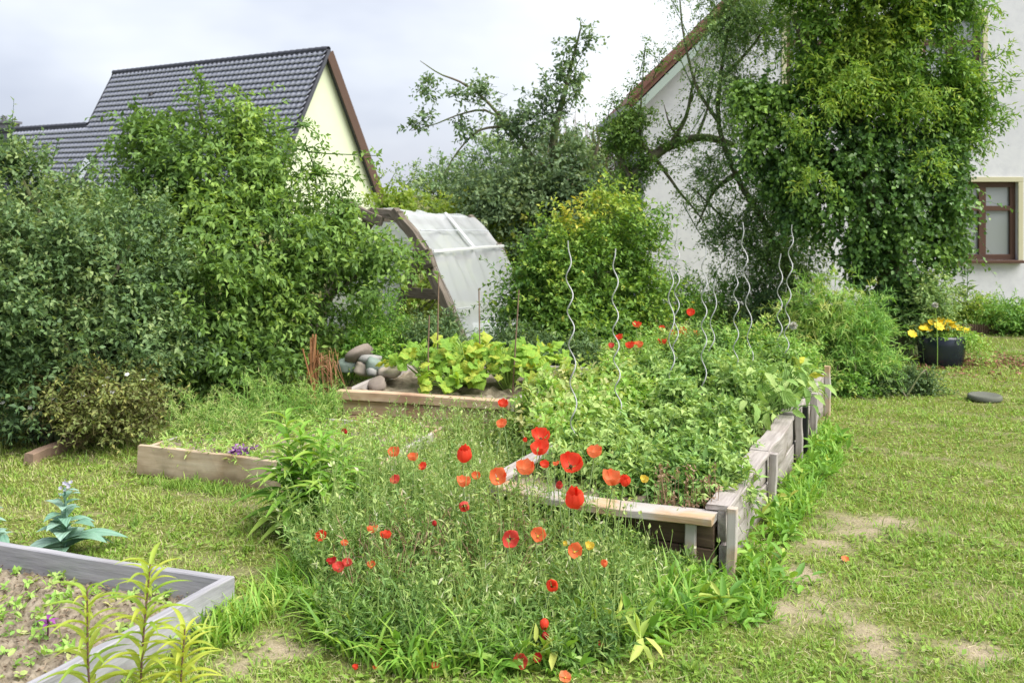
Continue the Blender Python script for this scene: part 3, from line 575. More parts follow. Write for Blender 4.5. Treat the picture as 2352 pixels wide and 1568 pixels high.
def film_sheet(nm, idx, f0, f1, n=26, sub=12, amp=.012, bulge=.05, seed=1):
    pts = []
    for i_, j_ in zip(idx[:-1], idx[1:]):
        for s in np.linspace(0, 1, sub, endpoint=False): pts.append((i_, j_, s))
    pts.append((idx[-2], idx[-1], 1.)); V, F = [], []; mid = gb + gs * .95 + UP * .5
    for i_, j_, s in pts:
        for f in np.linspace(f0, f1, n + 1):
            p = gpnt(i_, f) * (1 - s) + gpnt(j_, f) * s; o_ = p - (mid + gax * f); o_ /= np.linalg.norm(o_)
            q = f * 9 + s; w = .05 + amp * (math.sin(f * 43 + s * 2 + seed) * (.4 + s) + math.sin(f * 17 + 5 * s)) - bulge * math.sin(pi * f) * .4 + .02 * math.exp(-((f - .55) / .02) ** 2)
            V.append(p + o_ * w)
    for a_ in range(len(pts) - 1):
        for c_ in range(n): k_ = a_ * (n + 1) + c_; F.append((k_, k_ + 1, k_ + n + 2, k_ + n + 1))
    return link(nm, raw_mesh(nm, np.array(V) - GBs, np.array(F), film, smooth=True), gh)
film_sheet('film', [0, 1, 2, 3, 4], .01, 1.01); film_sheet('film', [6, 5, 4], .01, 1.01, seed=4)
film_sheet('loose_film', [0, 1], .03, .98, amp=.035, bulge=-.22, seed=8)
for i0, i1, s_ in ((1, 2, .15), (2, 3, .55)): p_, q_ = [gpnt(i0, f_) * (1 - s_) + gpnt(i1, f_) * s_ + np.array([.075, -.035, .03]) for f_ in (.02, .98)]; bar('film_seam', p_, q_, .012, .008, flat_mat('film_seam', (.55, .58, .62), .4), gh, warp=.006)
bar('film_batten', gpnt(2, .0) + np.array([.07, -.03, .04]), gpnt(2, 1.0) + np.array([.07, -.03, .04]), .03, .012, flat_mat('white_batten', (.75, .77, .78), .4), gh, warp=.004)
bar('tape', gpnt(2, .56) + np.array([.06, -.03, .05]), gpnt(3, .56) + np.array([.05, -.02, .06]), .012, .05, flat_mat('clear_tape', (.7, .72, .74), .3), gh, up=(.7, -.3, .6), warp=.001)

# ------------------------------------------------------------------ trees and shrubs
def shrub(name, label, cat, base, blobs, n, mat, nl=9, Ln=.34, tpl='leaf', ll=.06, lw=.03, out_=.8, upb=.55, droop=.35, shell=.5, trunk=None, extra=None, tintb=.42, young=.18, hang=.15, group=None, parts=('trunk', 'crown'), yellow=None, ang=.9, flat=.8, stems=True, jit=.25, trunkmat=None, dist=False, front=.55, tr=None, per=22, cr=.3):
    tr = tr or (.028 if parts[0] == 'trunk' else .008)
    base = np.asarray(base, float); o = thing(name, label, cat, base, group); cl = Cloud()
    O, D = blob_origins(blobs, n, shell, front); O, D, ck = clumps(O, D, per, Ln * cr); D2 = D * out_ + UP * upb + rn(n, 3) * .38
    tint = tintb + .09 * ck + .14 * snoise(O, 2.2, 31) + .10 * rn(n) + .06 * snoise(O, 7, 33)
    if yellow:
        for (a_, b_, Y_, r_, amt) in yellow: tint = tint + amt * np.exp(-(((O - at(a_, b_, Y_)) / (r_ * Y_ / FP)) ** 2).sum(1))
    Lv = Ln * ru(.55, 1.35, n); lg = ru(0, 1, n) < .10; Lv = np.where(lg, Lv * 1.7, Lv); D2 = D2 + UP * (lg * .35)[:, None]
    shoots(cl, O - norm(D2) * Lv[:, None] * .35, D2, Lv, nl, tpl, ll, lw, tint, droop=droop, young=young, hang=hang, ang=ang, flat=flat, jit=jit, dist=dist, stem=(cl, .0028) if stems else None, stemtint=.12)
    if extra: extra(cl)
    link(parts[1], cl.mesh(parts[1], mat, base), o)
    paths = trunk or []
    cs = [at(b_[0], b_[1], b_[2]) for b_ in blobs]
    if trunk is None:
        for k_, c_ in enumerate(cs):
            s = base + np.array([rn(1)[0] * .12, rn(1)[0] * .1, -.05]); mid = s * .45 + c_ * .55 + np.array([0, 0, .12]) + rn(3) * .06
            paths.append((smooth_path([s, mid, c_, c_ + (c_ - mid) * .1], 9), np.linspace(tr, tr * .25, 9)))
    link(parts[0], tubes_mesh(parts[0], paths, trunkmat or bark, 6, .08, base), o)
    return o
def sprays(pts_list, Y, n, Ln, nl, tpl, ll, lw, tint, spread=.12, **kw):   # leafy shoots along hand-laid twigs
    def f(cl):
        for pts in pts_list:
            P_ = smooth_path([at(a_, b_, (c_[0] if c_ else Y)) for a_, b_, *c_ in pts], 10); idx = ru(0, 8.99, n); i_ = idx.astype(int); O = P_[i_] + (P_[i_ + 1] - P_[i_]) * (idx - i_)[:, None]
            D = norm(P_[i_ + 1] - P_[i_]) * .5 + rn(n, 3) * .7 + UP * .3
            shoots(cl, O, D, Ln * ru(.5, 1.3, n), nl, tpl, ll, lw, tint + rn(n) * .1, **kw)
            cl.stems(P_[None], .008, .003, .1)
    return f
T1b = [(462, 262, 8.2, 42, 78), (545, 262, 8.1, 42, 66), (600, 300, 8.3, 40, 60), (345, 325, 8.1, 52, 66), (480, 400, 8.0, 170, 110), (640, 400, 8.1, 95, 85), (330, 460, 7.9, 110, 80), (520, 560, 7.8, 240, 130, 1.0), (720, 520, 8.0, 110, 80),
       (800, 600, 7.9, 100, 55), (885, 590, 7.9, 65, 28, .3), (450, 700, 7.6, 220, 140, .9), (630, 720, 7.8, 140, 140, .5), (500, 820, 7.4, 170, 80, .6), (240, 520, 7.9, 110, 70)]
shrub('broad_shrub', 'tall broad light green shrub with pointed top below the tiled roof', 'shrub', ground(540, 905), T1b, 4700, L_dogwood, per=26, cr=.26, nl=10, Ln=.38, ll=.078, lw=.036, droop=.45, hang=.35,
      yellow=[(430, 560, 7.4, 90, .30), (620, 650, 7.3, 90, .28), (330, 470, 7.6, 60, .25), (520, 300, 8, 60, .2), (500, 480, 7.6, 70, .25), (560, 790, 7.2, 60, -.15)],
      extra=sprays([[(640, 330), (720, 350), (800, 355), (872, 358)], [(640, 300), (700, 290), (735, 310)], [(680, 400), (770, 400), (830, 410)], [(690, 450), (760, 440), (800, 470)], [(700, 330), (720, 380), (730, 440)], [(460, 220), (462, 195), (460, 185)], [(850, 560), (930, 575), (965, 590)]], 8.0, 26, .16, 5, 'leaf', .06, .03, .45))
T2b = [(60, 430, 6.9, 80, 80), (165, 420, 6.9, 55, 50), (120, 560, 6.8, 190, 130, .8), (60, 720, 6.4, 140, 160, .6), (250, 640, 6.8, 160, 130, .6), (200, 800, 6.6, 190, 120, .5), (340, 770, 6.9, 110, 110, .5), (40, 900, 6.2, 110, 100, .4), (300, 560, 7.0, 120, 100, .5), (-80, 600, 6.3, 120, 260, .6), (30, 370, 6.8, 50, 40)]
shrub('privet_hedge', 'dark dense grey green hedge at the left edge of the lawn', 'hedge', ground(150, 1010), T2b, 4600, L_hedge, per=26, cr=.26, nl=10, Ln=.28, ll=.054, lw=.030, upb=.5, droop=.25, tintb=.42, yellow=[(70, 480, 6.6, 110, .2), (200, 760, 6.3, 80, .12), (30, 650, 6.2, 60, .15), (60, 860, 6, 80, -.15)],
      extra=sprays([[(40, 400), (50, 350), (60, 330)], [(20, 360), (25, 310), (30, 285)], [(160, 430), (190, 390), (215, 370)]], 6.9, 16, .14, 5, 'leaf', .045, .025, .35))
rb = shrub('wild_rose', 'low yellowish bramble with small white flowers in front of the hedge', 'shrub', ground(240, 1000), [(150, 890, 6.3, 80, 60, .3), (270, 890, 6.35, 90, 60, .35), (335, 925, 6.3, 50, 50, .3), (230, 940, 6.2, 110, 45, .3)], 900, L_rose, nl=8, Ln=.24, ll=.042, lw=.02, upb=.9, tintb=.5)
fl_white = flat_mat('white_petal', (.75, .76, .74), .6)
def small_flowers(parent, pts, r, mat, nm='flower', npet=5, cup=.25):
    base = np.array(parent.location); V, F = [], []
    for k_ in range(npet):
        a_ = k_ / npet * 2 * pi; d_ = np.array([math.cos(a_), math.sin(a_)]); e_ = np.array([-d_[1], d_[0]]); i0 = len(V)
        V += [(0, 0, 0), (*(d_ * .6 - e_ * .42), cup * .6), (*(d_ * 1.0), cup), (*(d_ * .6 + e_ * .42), cup * .6)]; F += [(i0, i0 + 1, i0 + 2, i0 + 3)]
    me = pydata(nm, V, F, mat)
    for p in pts:
        o = link(nm, me, parent); d_ = norm((np.array([0, -.6, .8]) + rn(3) * .5)[None])[0]; x_, y_, z_ = basis((1, .2, .1), tuple(d_)); rr = r * random.uniform(.75, 1.25)
        o.matrix_local = mat4(np.asarray(p) - base, x_ * rr, y_ * rr, z_ * rr)
small_flowers(rb, [at(a_, b_, 6.1) for a_, b_ in ((292, 860), (240, 885), (225, 893), (258, 900), (120, 915), (6, 925), (300, 975), (192, 905), (247, 868), (330, 872), (70, 935), (205, 880), (180, 920))], .015, fl_white)

shrub('yellow_green_shrub', 'rounded yellow green shrub with a few orange leaves beside the tunnel', 'shrub', ground(1350, 850), [(1400, 500, 9.0, 75, 70), (1455, 560, 8.9, 60, 90), (1330, 600, 8.8, 95, 100), (1255, 660, 8.7, 80, 100), (1430, 680, 8.8, 85, 110), (1340, 760, 8.6, 130, 70, .5), (1215, 700, 8.7, 60, 70)], 2300, L_yshrub, nl=10, Ln=.36, ll=.062, lw=.034, upb=.5, tintb=.36,
      yellow=[(1330, 490, 8.8, 45, .6), (1315, 520, 8.7, 28, .5), (1400, 460, 8.9, 60, .3), (1250, 640, 8.4, 60, .2), (1400, 790, 8.4, 70, -.2), (1480, 640, 8.8, 50, -.15)])
Ya = 12.0
ap = lambda *p: [at(a_, b_, Ya) for a_, b_ in p]
tw = [(smooth_path([ground(1330, 740)] + ap((1320, 560), (1290, 430), (1270, 330), (1300, 200), (1335, 60)), 16), np.linspace(.11, .01, 16)),
      (smooth_path(ap((1290, 430), (1200, 330), (1120, 235), (1060, 190), (1010, 170), (965, 140)), 14), np.linspace(.03, .004, 14)),
      (smooth_path(ap((1180, 300), (1120, 255), (1060, 262), (1000, 285), (945, 300)), 12), np.linspace(.018, .004, 12)), (smooth_path(ap((1160, 290), (1100, 300), (1050, 350), (1020, 400)), 10), np.linspace(.02, .004, 10)),
      (smooth_path(ap((1290, 430), (1200, 450), (1110, 440)), 10), np.linspace(.05, .01, 10)), (smooth_path(ap((1310, 480), (1360, 380), (1380, 300)), 10), np.linspace(.05, .01, 10))]
shrub('apple_tree', 'loose open apple tree with bare arching twigs against the sky', 'tree', ground(1330, 740), [(1190, 450, Ya, 110, 70, .5), (1275, 350, Ya, 75, 75, .5), (1320, 450, Ya, 95, 110, .6), (1240, 540, Ya, 120, 70, .5), (1110, 440, 12.4, 70, 45, .4), (1270, 235, Ya, 42, 42), (1210, 290, Ya, 50, 30), (1120, 215, Ya, 25, 14, .15), (1360, 560, 11.5, 70, 60, .4)], 2500, L_apple, nl=8, Ln=.36, ll=.082, lw=.046, upb=.6, tintb=.42, trunk=tw,
      extra=sprays([[(1300, 200), (1312, 140), (1335, 60)], [(1290, 210), (1340, 120), (1360, 75)], [(1275, 200), (1290, 150), (1300, 110)], [(1310, 250), (1325, 200), (1330, 160)], [(940, 300), (965, 280), (990, 265)], [(985, 230), (983, 200), (982, 190)], [(1030, 225), (1065, 212), (1100, 200)], [(1050, 260), (1060, 290), (1075, 305)]], Ya, 30, .22, 6, 'leaf', .08, .05, .36))
shrub('far_bush', 'pale green far bushes rising between the tunnel and the apple tree', 'bush', (-.9, 17.5, 0), [(985, 430, 17, 60, 45, .8), (1060, 420, 17, 70, 60, .8), (1140, 380, 17, 70, 70, .8), (1200, 480, 16.5, 90, 80, .8), (1390, 330, 17, 45, 50, .5), (1310, 380, 17.5, 90, 80, .8), (1400, 430, 16, 70, 80, .8)], 1500, L_far, nl=9, Ln=.5, ll=.10, lw=.06, upb=.7, tintb=.45)
shrub('climbing_vine', 'bright yellow green vine spreading along the back above the tunnel', 'vine', (-1.3, 12.6, 0), [(880, 475, 12.6, 70, 32, .5), (960, 478, 12.6, 80, 30, .5), (1060, 490, 12.6, 80, 40, .5), (1120, 520, 12.4, 60, 60, .5), (1150, 600, 12.2, 60, 80, .5), (860, 560, 12.6, 80, 60, .5), (950, 640, 13, 120, 110, .5), (1180, 520, 12, 40, 40, .3)], 1500, L_vine, nl=8, Ln=.34, ll=.085, lw=.06, upb=.6, tintb=.45, parts=('stem', 'foliage'),
      extra=sprays([[(885, 440), (900, 410), (915, 385)], [(930, 430), (945, 410), (960, 400)], [(860, 430), (880, 400), (890, 395)]], 12.6, 8, .16, 4, 'leaf', .05, .03, .2))
bare_tw = thing('reddish_twig_bush', 'bare reddish upright twigs behind the apple tree', 'bush', (1.1, 14.5, 0)); cl = Cloud(); n = 150
b0 = np.stack([ru(.5, 1.9, n), ru(14.2, 14.9, n), np.full(n, .2)], 1); tpz = b0 + np.stack([rn(n) * .25, rn(n) * .2, ru(1.6, 2.6, n)], 1); cl.stems(np.stack([b0, (b0 + tpz) / 2 + rn(n, 3) * .05, tpz], 1), .008, .003, ru(.1, .6, n))
link('twigs', cl.mesh('twigs', L_dry, bare_tw.location), bare_tw)
# old leaning fruit tree with the mossy arch
Yo = 11.0
op = lambda *p: [at(a_, b_, Yo) for a_, b_ in p]
ow = [(smooth_path([ground(1385, 780)] + op((1395, 560), (1440, 430), (1500, 360), (1560, 326), (1625, 316), (1690, 335)), 20), np.linspace(.085, .035, 20)), (smooth_path(op((1540, 332), (1575, 270), (1590, 200), (1600, 150)), 10), np.linspace(.03, .006, 10)),
      (smooth_path(op((1500, 360), (1450, 300), (1415, 250)), 10), np.linspace(.03, .006, 10)), (smooth_path(op((1450, 420), (1420, 350), (1395, 290)), 10), np.linspace(.03, .006, 10)), (smooth_path(op((1480, 380), (1470, 300), (1475, 200), (1482, 110)), 10), np.linspace(.02, .004, 10)), (smooth_path(op((1570, 325), (1540, 290), (1525, 240)), 8), np.linspace(.018, .004, 8)),
      (smooth_path(op((1510, 370), (1560, 440), (1610, 500), (1640, 560)), 10), np.linspace(.02, .004, 10)), (smooth_path(op((1600, 318), (1625, 250), (1640, 180)), 8), np.linspace(.02, .005, 8))]
shrub('old_fruit_tree', 'mossy old fruit tree trunk arching over in front of the white house', 'tree', ground(1385, 780), [(1440, 430, Yo, 28, 50, .2), (1480, 380, Yo, 32, 24, .2), (1405, 510, 10.8, 40, 60, .2), (1550, 330, Yo, 40, 14, .15), (1470, 270, Yo, 32, 28, .2), (1410, 300, Yo, 32, 30, .25), (1440, 330, Yo, 36, 30, .2)], 1000, L_dogwood, nl=7, Ln=.22, ll=.055, lw=.03, tintb=.42, trunk=ow,
      extra=sprays([[(1470, 170), (1478, 130), (1482, 100)], [(1500, 180), (1512, 150), (1516, 120)], [(1590, 230), (1600, 190), (1605, 160)], [(1440, 240), (1450, 200), (1470, 180)], [(1390, 300), (1400, 250), (1415, 225)], [(1560, 440), (1610, 500), (1640, 560)], [(1540, 332), (1575, 270), (1590, 200)], [(1500, 360), (1450, 300), (1415, 250)], [(1560, 326), (1625, 316), (1690, 335)], [(1440, 430), (1500, 360), (1560, 326)], [(1510, 370), (1560, 440), (1610, 500)], [(1570, 325), (1540, 290), (1525, 240)]], Yo, 34, .18, 6, 'leaf', .045, .026, .4))
# feathery tree with hanging branches
Yf = 10.6
fp = lambda *p: [at(a_, b_, Yf) for a_, b_ in p]
fw_ = [(smooth_path([ground(1830, 800)] + fp((1815, 640), (1760, 520), (1690, 400), (1650, 280), (1660, 140), (1690, -40)), 18), np.linspace(.05, .012, 18)), (smooth_path(fp((1650, 280), (1600, 200), (1570, 80), (1560, -20)), 12), np.linspace(.022, .006, 12)), (smooth_path(fp((1660, 180), (1740, 90), (1780, 0)), 10), np.linspace(.022, .006, 10)), (smooth_path(fp((1690, 400), (1640, 440), (1600, 520)), 10), np.linspace(.03, .006, 10)), (smooth_path(fp((1815, 640), (1740, 580), (1660, 500), (1590, 430)), 12), np.linspace(.03, .006, 12))]
shrub('feathery_tree', 'airy fine leaved tree with drooping sprays left of the ivy', 'tree', ground(1830, 800), [(1660, 50, Yf, 80, 80, .4), (1750, 50, Yf, 65, 75, .4), (1640, 165, Yf, 65, 75, .4), (1710, 220, Yf, 70, 70, .4), (1690, -80, Yf, 130, 90, .5), (1690, 330, Yf, 50, 70, .3), (1730, 450, Yf, 60, 80, .3), (1790, 540, Yf, 75, 80, .4), (1800, 640, Yf, 80, 70, .4), (1730, 620, Yf, 60, 50, .3), (1640, 400, Yf, 40, 60, .2), (1670, 540, Yf, 60, 50, .2), (1830, 580, Yf, 60, 90, .4), (1780, 470, Yf, 60, 80, .3), (1760, 690, Yf, 70, 40, .3)], 2300, L_feather, nl=13, Ln=.36, ll=.05, lw=.024, upb=.25, droop=.6, tintb=.45, trunk=fw_, shell=.3,
      extra=sprays([[(1600, 120), (1570, 60), (1545, 10)], [(1590, 200), (1560, 130), (1550, 100)], [(1600, 430), (1640, 520), (1690, 600)], [(1570, 470), (1610, 540), (1640, 580)], [(1560, 30), (1545, 5), (1540, -10)], [(1620, 250), (1590, 300), (1570, 330)]], Yf, 26, .2, 7, 'leaf', .034, .018, .45))
# ivy tree: climbing ivy and the crown it climbs into
Yi = 9.8
it = [(smooth_path([ground(2060, 815), at(2060, 700, Yi), at(2040, 560, Yi), at(1990, 420, Yi), at(1960, 250, Yi), at(1960, 60, Yi), at(1980, -80, Yi)], 18), np.linspace(.2, .05, 18))] + [(smooth_path([at(2000, 420, Yi), at(a_, b_, Yi), at(c_, d_, Yi)], 10), np.linspace(.07, .012, 10)) for a_, b_, c_, d_ in ((2100, 260, 2230, 160), (1880, 330, 1760, 240), (1880, 180, 1820, 40), (2080, 150, 2120, 0), (2120, 380, 2200, 330))]
IVB = [(1745, 245, Yi, 55, 80), (1800, 340, Yi, 85, 95), (1890, 430, 9.7, 110, 100), (1830, 260, Yi, 80, 70), (2000, 480, 9.7, 135, 120), (2070, 570, 9.7, 110, 100), (2040, 645, 9.7, 85, 65), (2065, 715, 9.7, 55, 45), (2130, 450, Yi, 110, 90), (2180, 520, 9.8, 60, 70), (1940, 330, Yi, 120, 90), (2100, 350, Yi, 110, 80), (2010, 400, 9.6, 110, 90)]
ivt = shrub('ivy_tree', 'tree trunk wrapped in glossy dark ivy with a yellow green crown', 'tree', ground(2060, 815), IVB, 4500, L_ivy, nl=9, Ln=.26, per=42, cr=.17, ll=.066, lw=.056, out_=.9, upb=-.1, droop=.5, hang=.45, tintb=.40, flat=.5, trunk=it, parts=('trunk', 'ivy'), yellow=[(1770, 300, 9.4, 100, .38), (1740, 210, 9.5, 90, .38), (1880, 330, 9.4, 60, .2), (2130, 330, 9.3, 90, .18), (2060, 650, 9.3, 120, -.1), (2000, 420, 9.3, 60, -.15)])
CRB = [(1890, 90, Yi, 90, 90), (1990, 20, Yi, 130, 90), (2060, 130, Yi, 130, 90), (2150, 190, Yi, 95, 85), (2000, 230, Yi, 140, 80), (2180, 290, Yi, 70, 60), (1840, 30, Yi, 70, 70), (2110, 20, Yi, 110, 80), (2225, 90, Yi, 35, 60), (2240, 240, Yi, 40, 45), (1990, -90, Yi, 220, 70), (1940, 170, 9.6, 90, 70)]
cl = Cloud(); O, D = blob_origins(CRB, 4000, .3); nC = len(O); O, D, ck = clumps(O, D, 44, .07); D2 = D * .8 + UP * .25 + rn(nC, 3) * .4; tint = .42 + .08 * ck + .15 * snoise(O, 2.6, 41) + rn(nC) * .1
for a_, b_, r_, amt in ((2020, 60, 90, .15), (1900, 225, 40, .3), (2140, 210, 40, .3), (2120, 20, 80, .2)): tint = tint + amt * np.exp(-(((O - at(a_, b_, 9.4)) / (r_ * 9.8 / FP)) ** 2).sum(1))
Lv = .34 * ru(.6, 1.4, nC); shoots(cl, O - norm(D2) * Lv[:, None] * .3, D2, Lv, 11, 'leaf', .085, .034, tint, droop=.35, hang=.2, stem=(cl, .003))
sprays([[(2220, 130), (2260, 60), (2275, 10)], [(2240, 150), (2290, 130), (2310, 110)], [(2230, 190), (2280, 190), (2345, 185)], [(2230, 270), (2270, 250), (2310, 240)], [(2260, 290), (2290, 280), (2310, 275)], [(2200, 320), (2240, 340), (2270, 320)]], Yi, 20, .2, 6, 'leaf', .08, .022, .5)(cl)
for a_, b_, r_ in ((1900, 235, 26), (2145, 225, 30), (1835, 285, 26), (2140, 365, 26), (1865, 405, 18), (1960, 180, 24)):   # bright young shoots of the host tree standing through the ivy
    n = 26; O = at(a_, b_, 9.25) + rn(n, 3) * r_ * 9.3 / FP * .7; shoots(cl, O, rn(n, 3) * .6 + np.array([0, -.5, .2]), .2, 9, 'leaf', .075, .02, (.62 + rn(n) * .1), droop=.5)
link('crown', cl.mesh('crown', L_top, ivt.location), ivt)
# lower planting on the right
shrub('linear_leaf_shrub', 'soft bright green shrub of narrow leaves right of the long bed', 'shrub', ground(1970, 905), [(1895, 705, 8.3, 55, 60), (1960, 760, 8.2, 75, 75), (1915, 820, 8.1, 80, 70), (2010, 840, 8.1, 60, 55), (1860, 760, 8.3, 40, 60)], 1100, L_willowy, nl=16, Ln=.36, ll=.085, lw=.009, upb=1.0, droop=.55, hang=.1, tintb=.5, ang=.75, parts=('stem', 'foliage'), tpl='blade')
shrub('dark_low_shrub', 'small bluish green bush at the foot of the narrow leaved shrub', 'bush', ground(2095, 915), [(2090, 872, 7.95, 48, 34), (2130, 890, 7.9, 32, 24), (2030, 880, 7.9, 50, 32)], 520, L_hedge, nl=9, Ln=.15, ll=.03, lw=.016, tintb=.5, parts=('stem', 'foliage'))
shrub('mint_clump', 'fresh green leafy clump between narrow leaved shrub and lawn', 'plant', ground(1990, 920), [(1950, 885, 7.9, 60, 35), (2010, 870, 8, 40, 40)], 300, L_willowy, nl=8, Ln=.18, ll=.045, lw=.022, tintb=.5, parts=('stem', 'foliage'))
for k_, (a_, b_, Y_, rx, rz, mt, lab) in enumerate([(1560, 680, 10.4, 60, 60, L_willowy, 'dark green bush at the house wall beside the yellow green shrub'), (1660, 685, 10.8, 50, 65, L_willowy, 'upright leafy bush against the white wall behind the spiral stakes'), (1745, 700, 10.4, 60, 55, L_hedge, 'low dark bush below the drooping feathery tree'), (2130, 690, 9.4, 40, 60, L_feather, 'leafy sapling at the foot of the ivy trunk'), (2230, 715, 11.5, 70, 26, L_vine, 'grassy low border under the brown window'), (2320, 712, 11.2, 50, 30, L_willowy, 'short green border plants at the right picture edge')]):
    shrub('border_bush', lab, 'bush', at(a_, b_, Y_) * [1, 1, 0], [(a_, b_, Y_, rx, rz, .3), (a_ - rx * .4, b_ + rz * .8, Y_, rx * .9, rz * .6, .3), (a_ + rx * .4, b_ + rz * .9, Y_, rx * .9, rz * .6, .3)], 420, mt, nl=9, Ln=.28, ll=.055, lw=.022, upb=.8, tintb=.45, parts=('stem', 'foliage'), group='bushes along the house wall')
for k_, (a_, b_, Y_, rx, rz, mt, lab) in enumerate([(880, 720, 8.6, 70, 50, L_willowy, 'green undergrowth filling the open end of the plastic tunnel'), (1000, 760, 8.4, 60, 30, L_hedge, 'dark leafy undergrowth in front of the leaning tunnel beam'), (840, 780, 8.0, 50, 26, L_weed, 'bright grassy clump left of the stone pile'), (1180, 790, 8.3, 60, 40, L_hedge, 'dark undergrowth at the foot of the yellow green shrub'), (1310, 815, 8.0, 100, 36, L_hedge, 'low dark weeds behind the long bed')]):
    shrub('undergrowth', lab, 'bush', at(a_, b_, Y_) * [1, 1, 0], [(a_, b_, Y_, rx, rz, .3), (a_, b_ + rz, Y_ - .1, rx * 1.2, rz * .8, .3)], 420, mt, nl=9, Ln=.22, ll=.05, lw=.02, upb=.9, tintb=.42, parts=('stem', 'foliage'), group='undergrowth around the tunnel')

# ------------------------------------------------------------------ spiral plant stakes and canes
def helix(base, top, r=.022, per=.19, seed=0, lean=0):
    base, top = np.asarray(base), np.asarray(top); Ln = np.linalg.norm(top - base); t_ = np.linspace(0, 1, int(Ln / .018)); P_ = base + (top - base) * t_[:, None]
    per = per * (1 + .13 * math.sin(seed * 2.3)); P_ = P_ + np.stack([.006 * np.sin(t_ * 5 + seed), .006 * np.cos(t_ * 4 + seed), 0 * t_], 1); a_ = t_ * Ln / per * 2 * pi + seed + .5 * np.sin(t_ * 9 + seed); am = r * np.clip((1 - t_) * 9, .15, 1) * np.clip(t_ * 12, .1, 1)
    return P_ + np.stack([np.cos(a_) * am, np.sin(a_) * am, 0 * am], 1)
STK = [(1308, 553, 1318, 5.2, 'tall spiral metal stake nearest the orange pine bed'), (1412, 571, 1424, 5.45, 'spiral metal stake second from the left in the long bed'), (1537, 600, 1552, 5.8, 'spiral stake just right of the yellow green shrub'), (1556, 526, 1548, 6.6, 'thin spiral stake crossing the white wall beside its lower neighbour'),
       (1622, 553, 1612, 6.1, 'dark spiral stake standing before the white wall gap'), (1642, 640, 1632, 6.5, 'short spiral stake close behind the far poppies'), (1688, 617, 1694, 6.5, 'short spiral stake left of the tallest one'), (1707, 511, 1732, 6.4, 'tallest spiral stake, leaning, before the feathery tree'), (1794, 582, 1790, 6.9, 'lower spiral stake of the right hand pair'), (1818, 516, 1804, 6.7, 'taller spiral stake of the right hand pair')]
for k_, (a_, b_, c_, Y_, lab) in enumerate(STK):
    tp0 = at(a_, b_, Y_); bs = np.array([(c_ - CX) / FP * Y_, Y_ + .02, .12]); P_ = helix(bs, tp0, seed=k_ * 1.7, r=.017)
    V_, F_ = tube_arrays(P_, .0036, 6); tag(link('spiral_stake', raw_mesh('stake', V_ - bs, F_, steel, smooth=True), None, bs), lab, 'plant stake', 'spiral stakes in the long bed')
for a_, b_, c_, d_, Y_, lab in [(1008, 626, 1006, 870, 7.2, 'thin cane crossing the lower edge of the plastic film'), (1100, 662, 1106, 870, 7.1, 'straight thin cane in the middle of the squash leaves'), (1192, 665, 1176, 900, 6.9, 'brown cane near the right corner of the pine bed'), (986, 724, 990, 890, 6.95, 'short brown cane left in the pine bed')]:
    p, q = at(c_, d_, Y_), at(a_, b_, Y_); p[2] = .12; V_, F_ = tube_arrays(smooth_path([p, (p + q) / 2 + rn(3) * .008, q], 8), np.linspace(.0065, .0045, 8), 6, .05); tag(link('garden_cane', raw_mesh('cane', V_ - p, F_, bamboo, smooth=True), None, p), lab, 'cane', 'canes in the pine bed')

# ------------------------------------------------------------------ stones, edging, pot, mulch
def rock(c, r, mat, seed):
    r_ = np.random.default_rng(seed); V_, F_ = [], []; nu, nv = 12, 8
    for j_ in range(nv + 1):
        for i_ in range(nu):
            th, ph = pi * j_ / nv, 2 * pi * i_ / nu; V_.append((math.sin(th) * math.cos(ph), math.sin(th) * math.sin(ph), math.cos(th)))
    V_ = np.array(V_); k_ = 1 + .2 * snoise(V_, 2.2, seed) + .12 * snoise(V_, 5, seed + 1); V_ = np.sign(V_) * np.abs(V_) ** .7 * k_[:, None] * np.array(r)
    for j_ in range(nv):
        for i_ in range(nu): a = j_ * nu + i_; b2 = j_ * nu + (i_ + 1) % nu; F_.append((a, a + nu, b2 + nu, b2))
    o = link('stone', raw_mesh('stone', V_, np.array(F_), mat, smooth=True), None, c); o.rotation_euler = (r_.normal() * .25, r_.normal() * .25, r_.uniform(0, 6)); return o
st = [noise_mat('stone_%d' % i_, c_, (1, 1, 1), 9, .9, .4) for i_, c_ in enumerate([[(.17, .14, .12), (.34, .29, .25)], [(.24, .24, .23), (.42, .42, .41)], [(.14, .20, .17), (.30, .36, .32)], [(.34, .28, .22), (.52, .46, .39)]])]
for k_, (a_, b_, Y_, rx, rz, m_, lab) in enumerate([(822, 818, 7.9, .13, .05, 0, 'flat reddish stone on top of the pile at left'), (852, 826, 7.85, .09, .045, 1, 'pale grey stone high on the pile'), (862, 840, 7.75, .07, .06, 2, 'mossy greenish stone at the pile centre'), (852, 856, 7.65, .04, .04, 1, 'small grey stone below the mossy one'), (895, 853, 7.7, .10, .05, 3, 'broad tan stone at the right end of the pile'), (866, 882, 7.4, .08, .035, 0, 'low brown stone nearest the pine board'), (800, 838, 7.9, .09, .06, 2, 'dark stone at the left foot of the pile'), (835, 848, 7.85, .08, .06, 3, 'tan stone in the middle of the pile')]):
    tag(rock(at(a_, b_, Y_ - .35), (rx * 1.0, rx * .85, rz * .8), st[m_], k_ + 3), lab, 'stone', 'stones piled in the pine bed')
slate_ = tag(rock(at(1520, 905, 6.0), (.05, .05, .04), flat_mat('blue_black_plastic', (.02, .025, .05), .4), 77), 'small blue black lump among the tomato leaves', 'clod')
brick_m = noise_mat('red_brown_edging', [(.22, .14, .10), (.36, .26, .20)], (3, 12, 12), 3, .85, .4)
p, q = ground(62, 1057, .03), ground(282, 968, .03)
ed = thing('lawn_edging', 'reddish wooden edging board lying along the hedge foot', 'edging', ground(170, 1010))
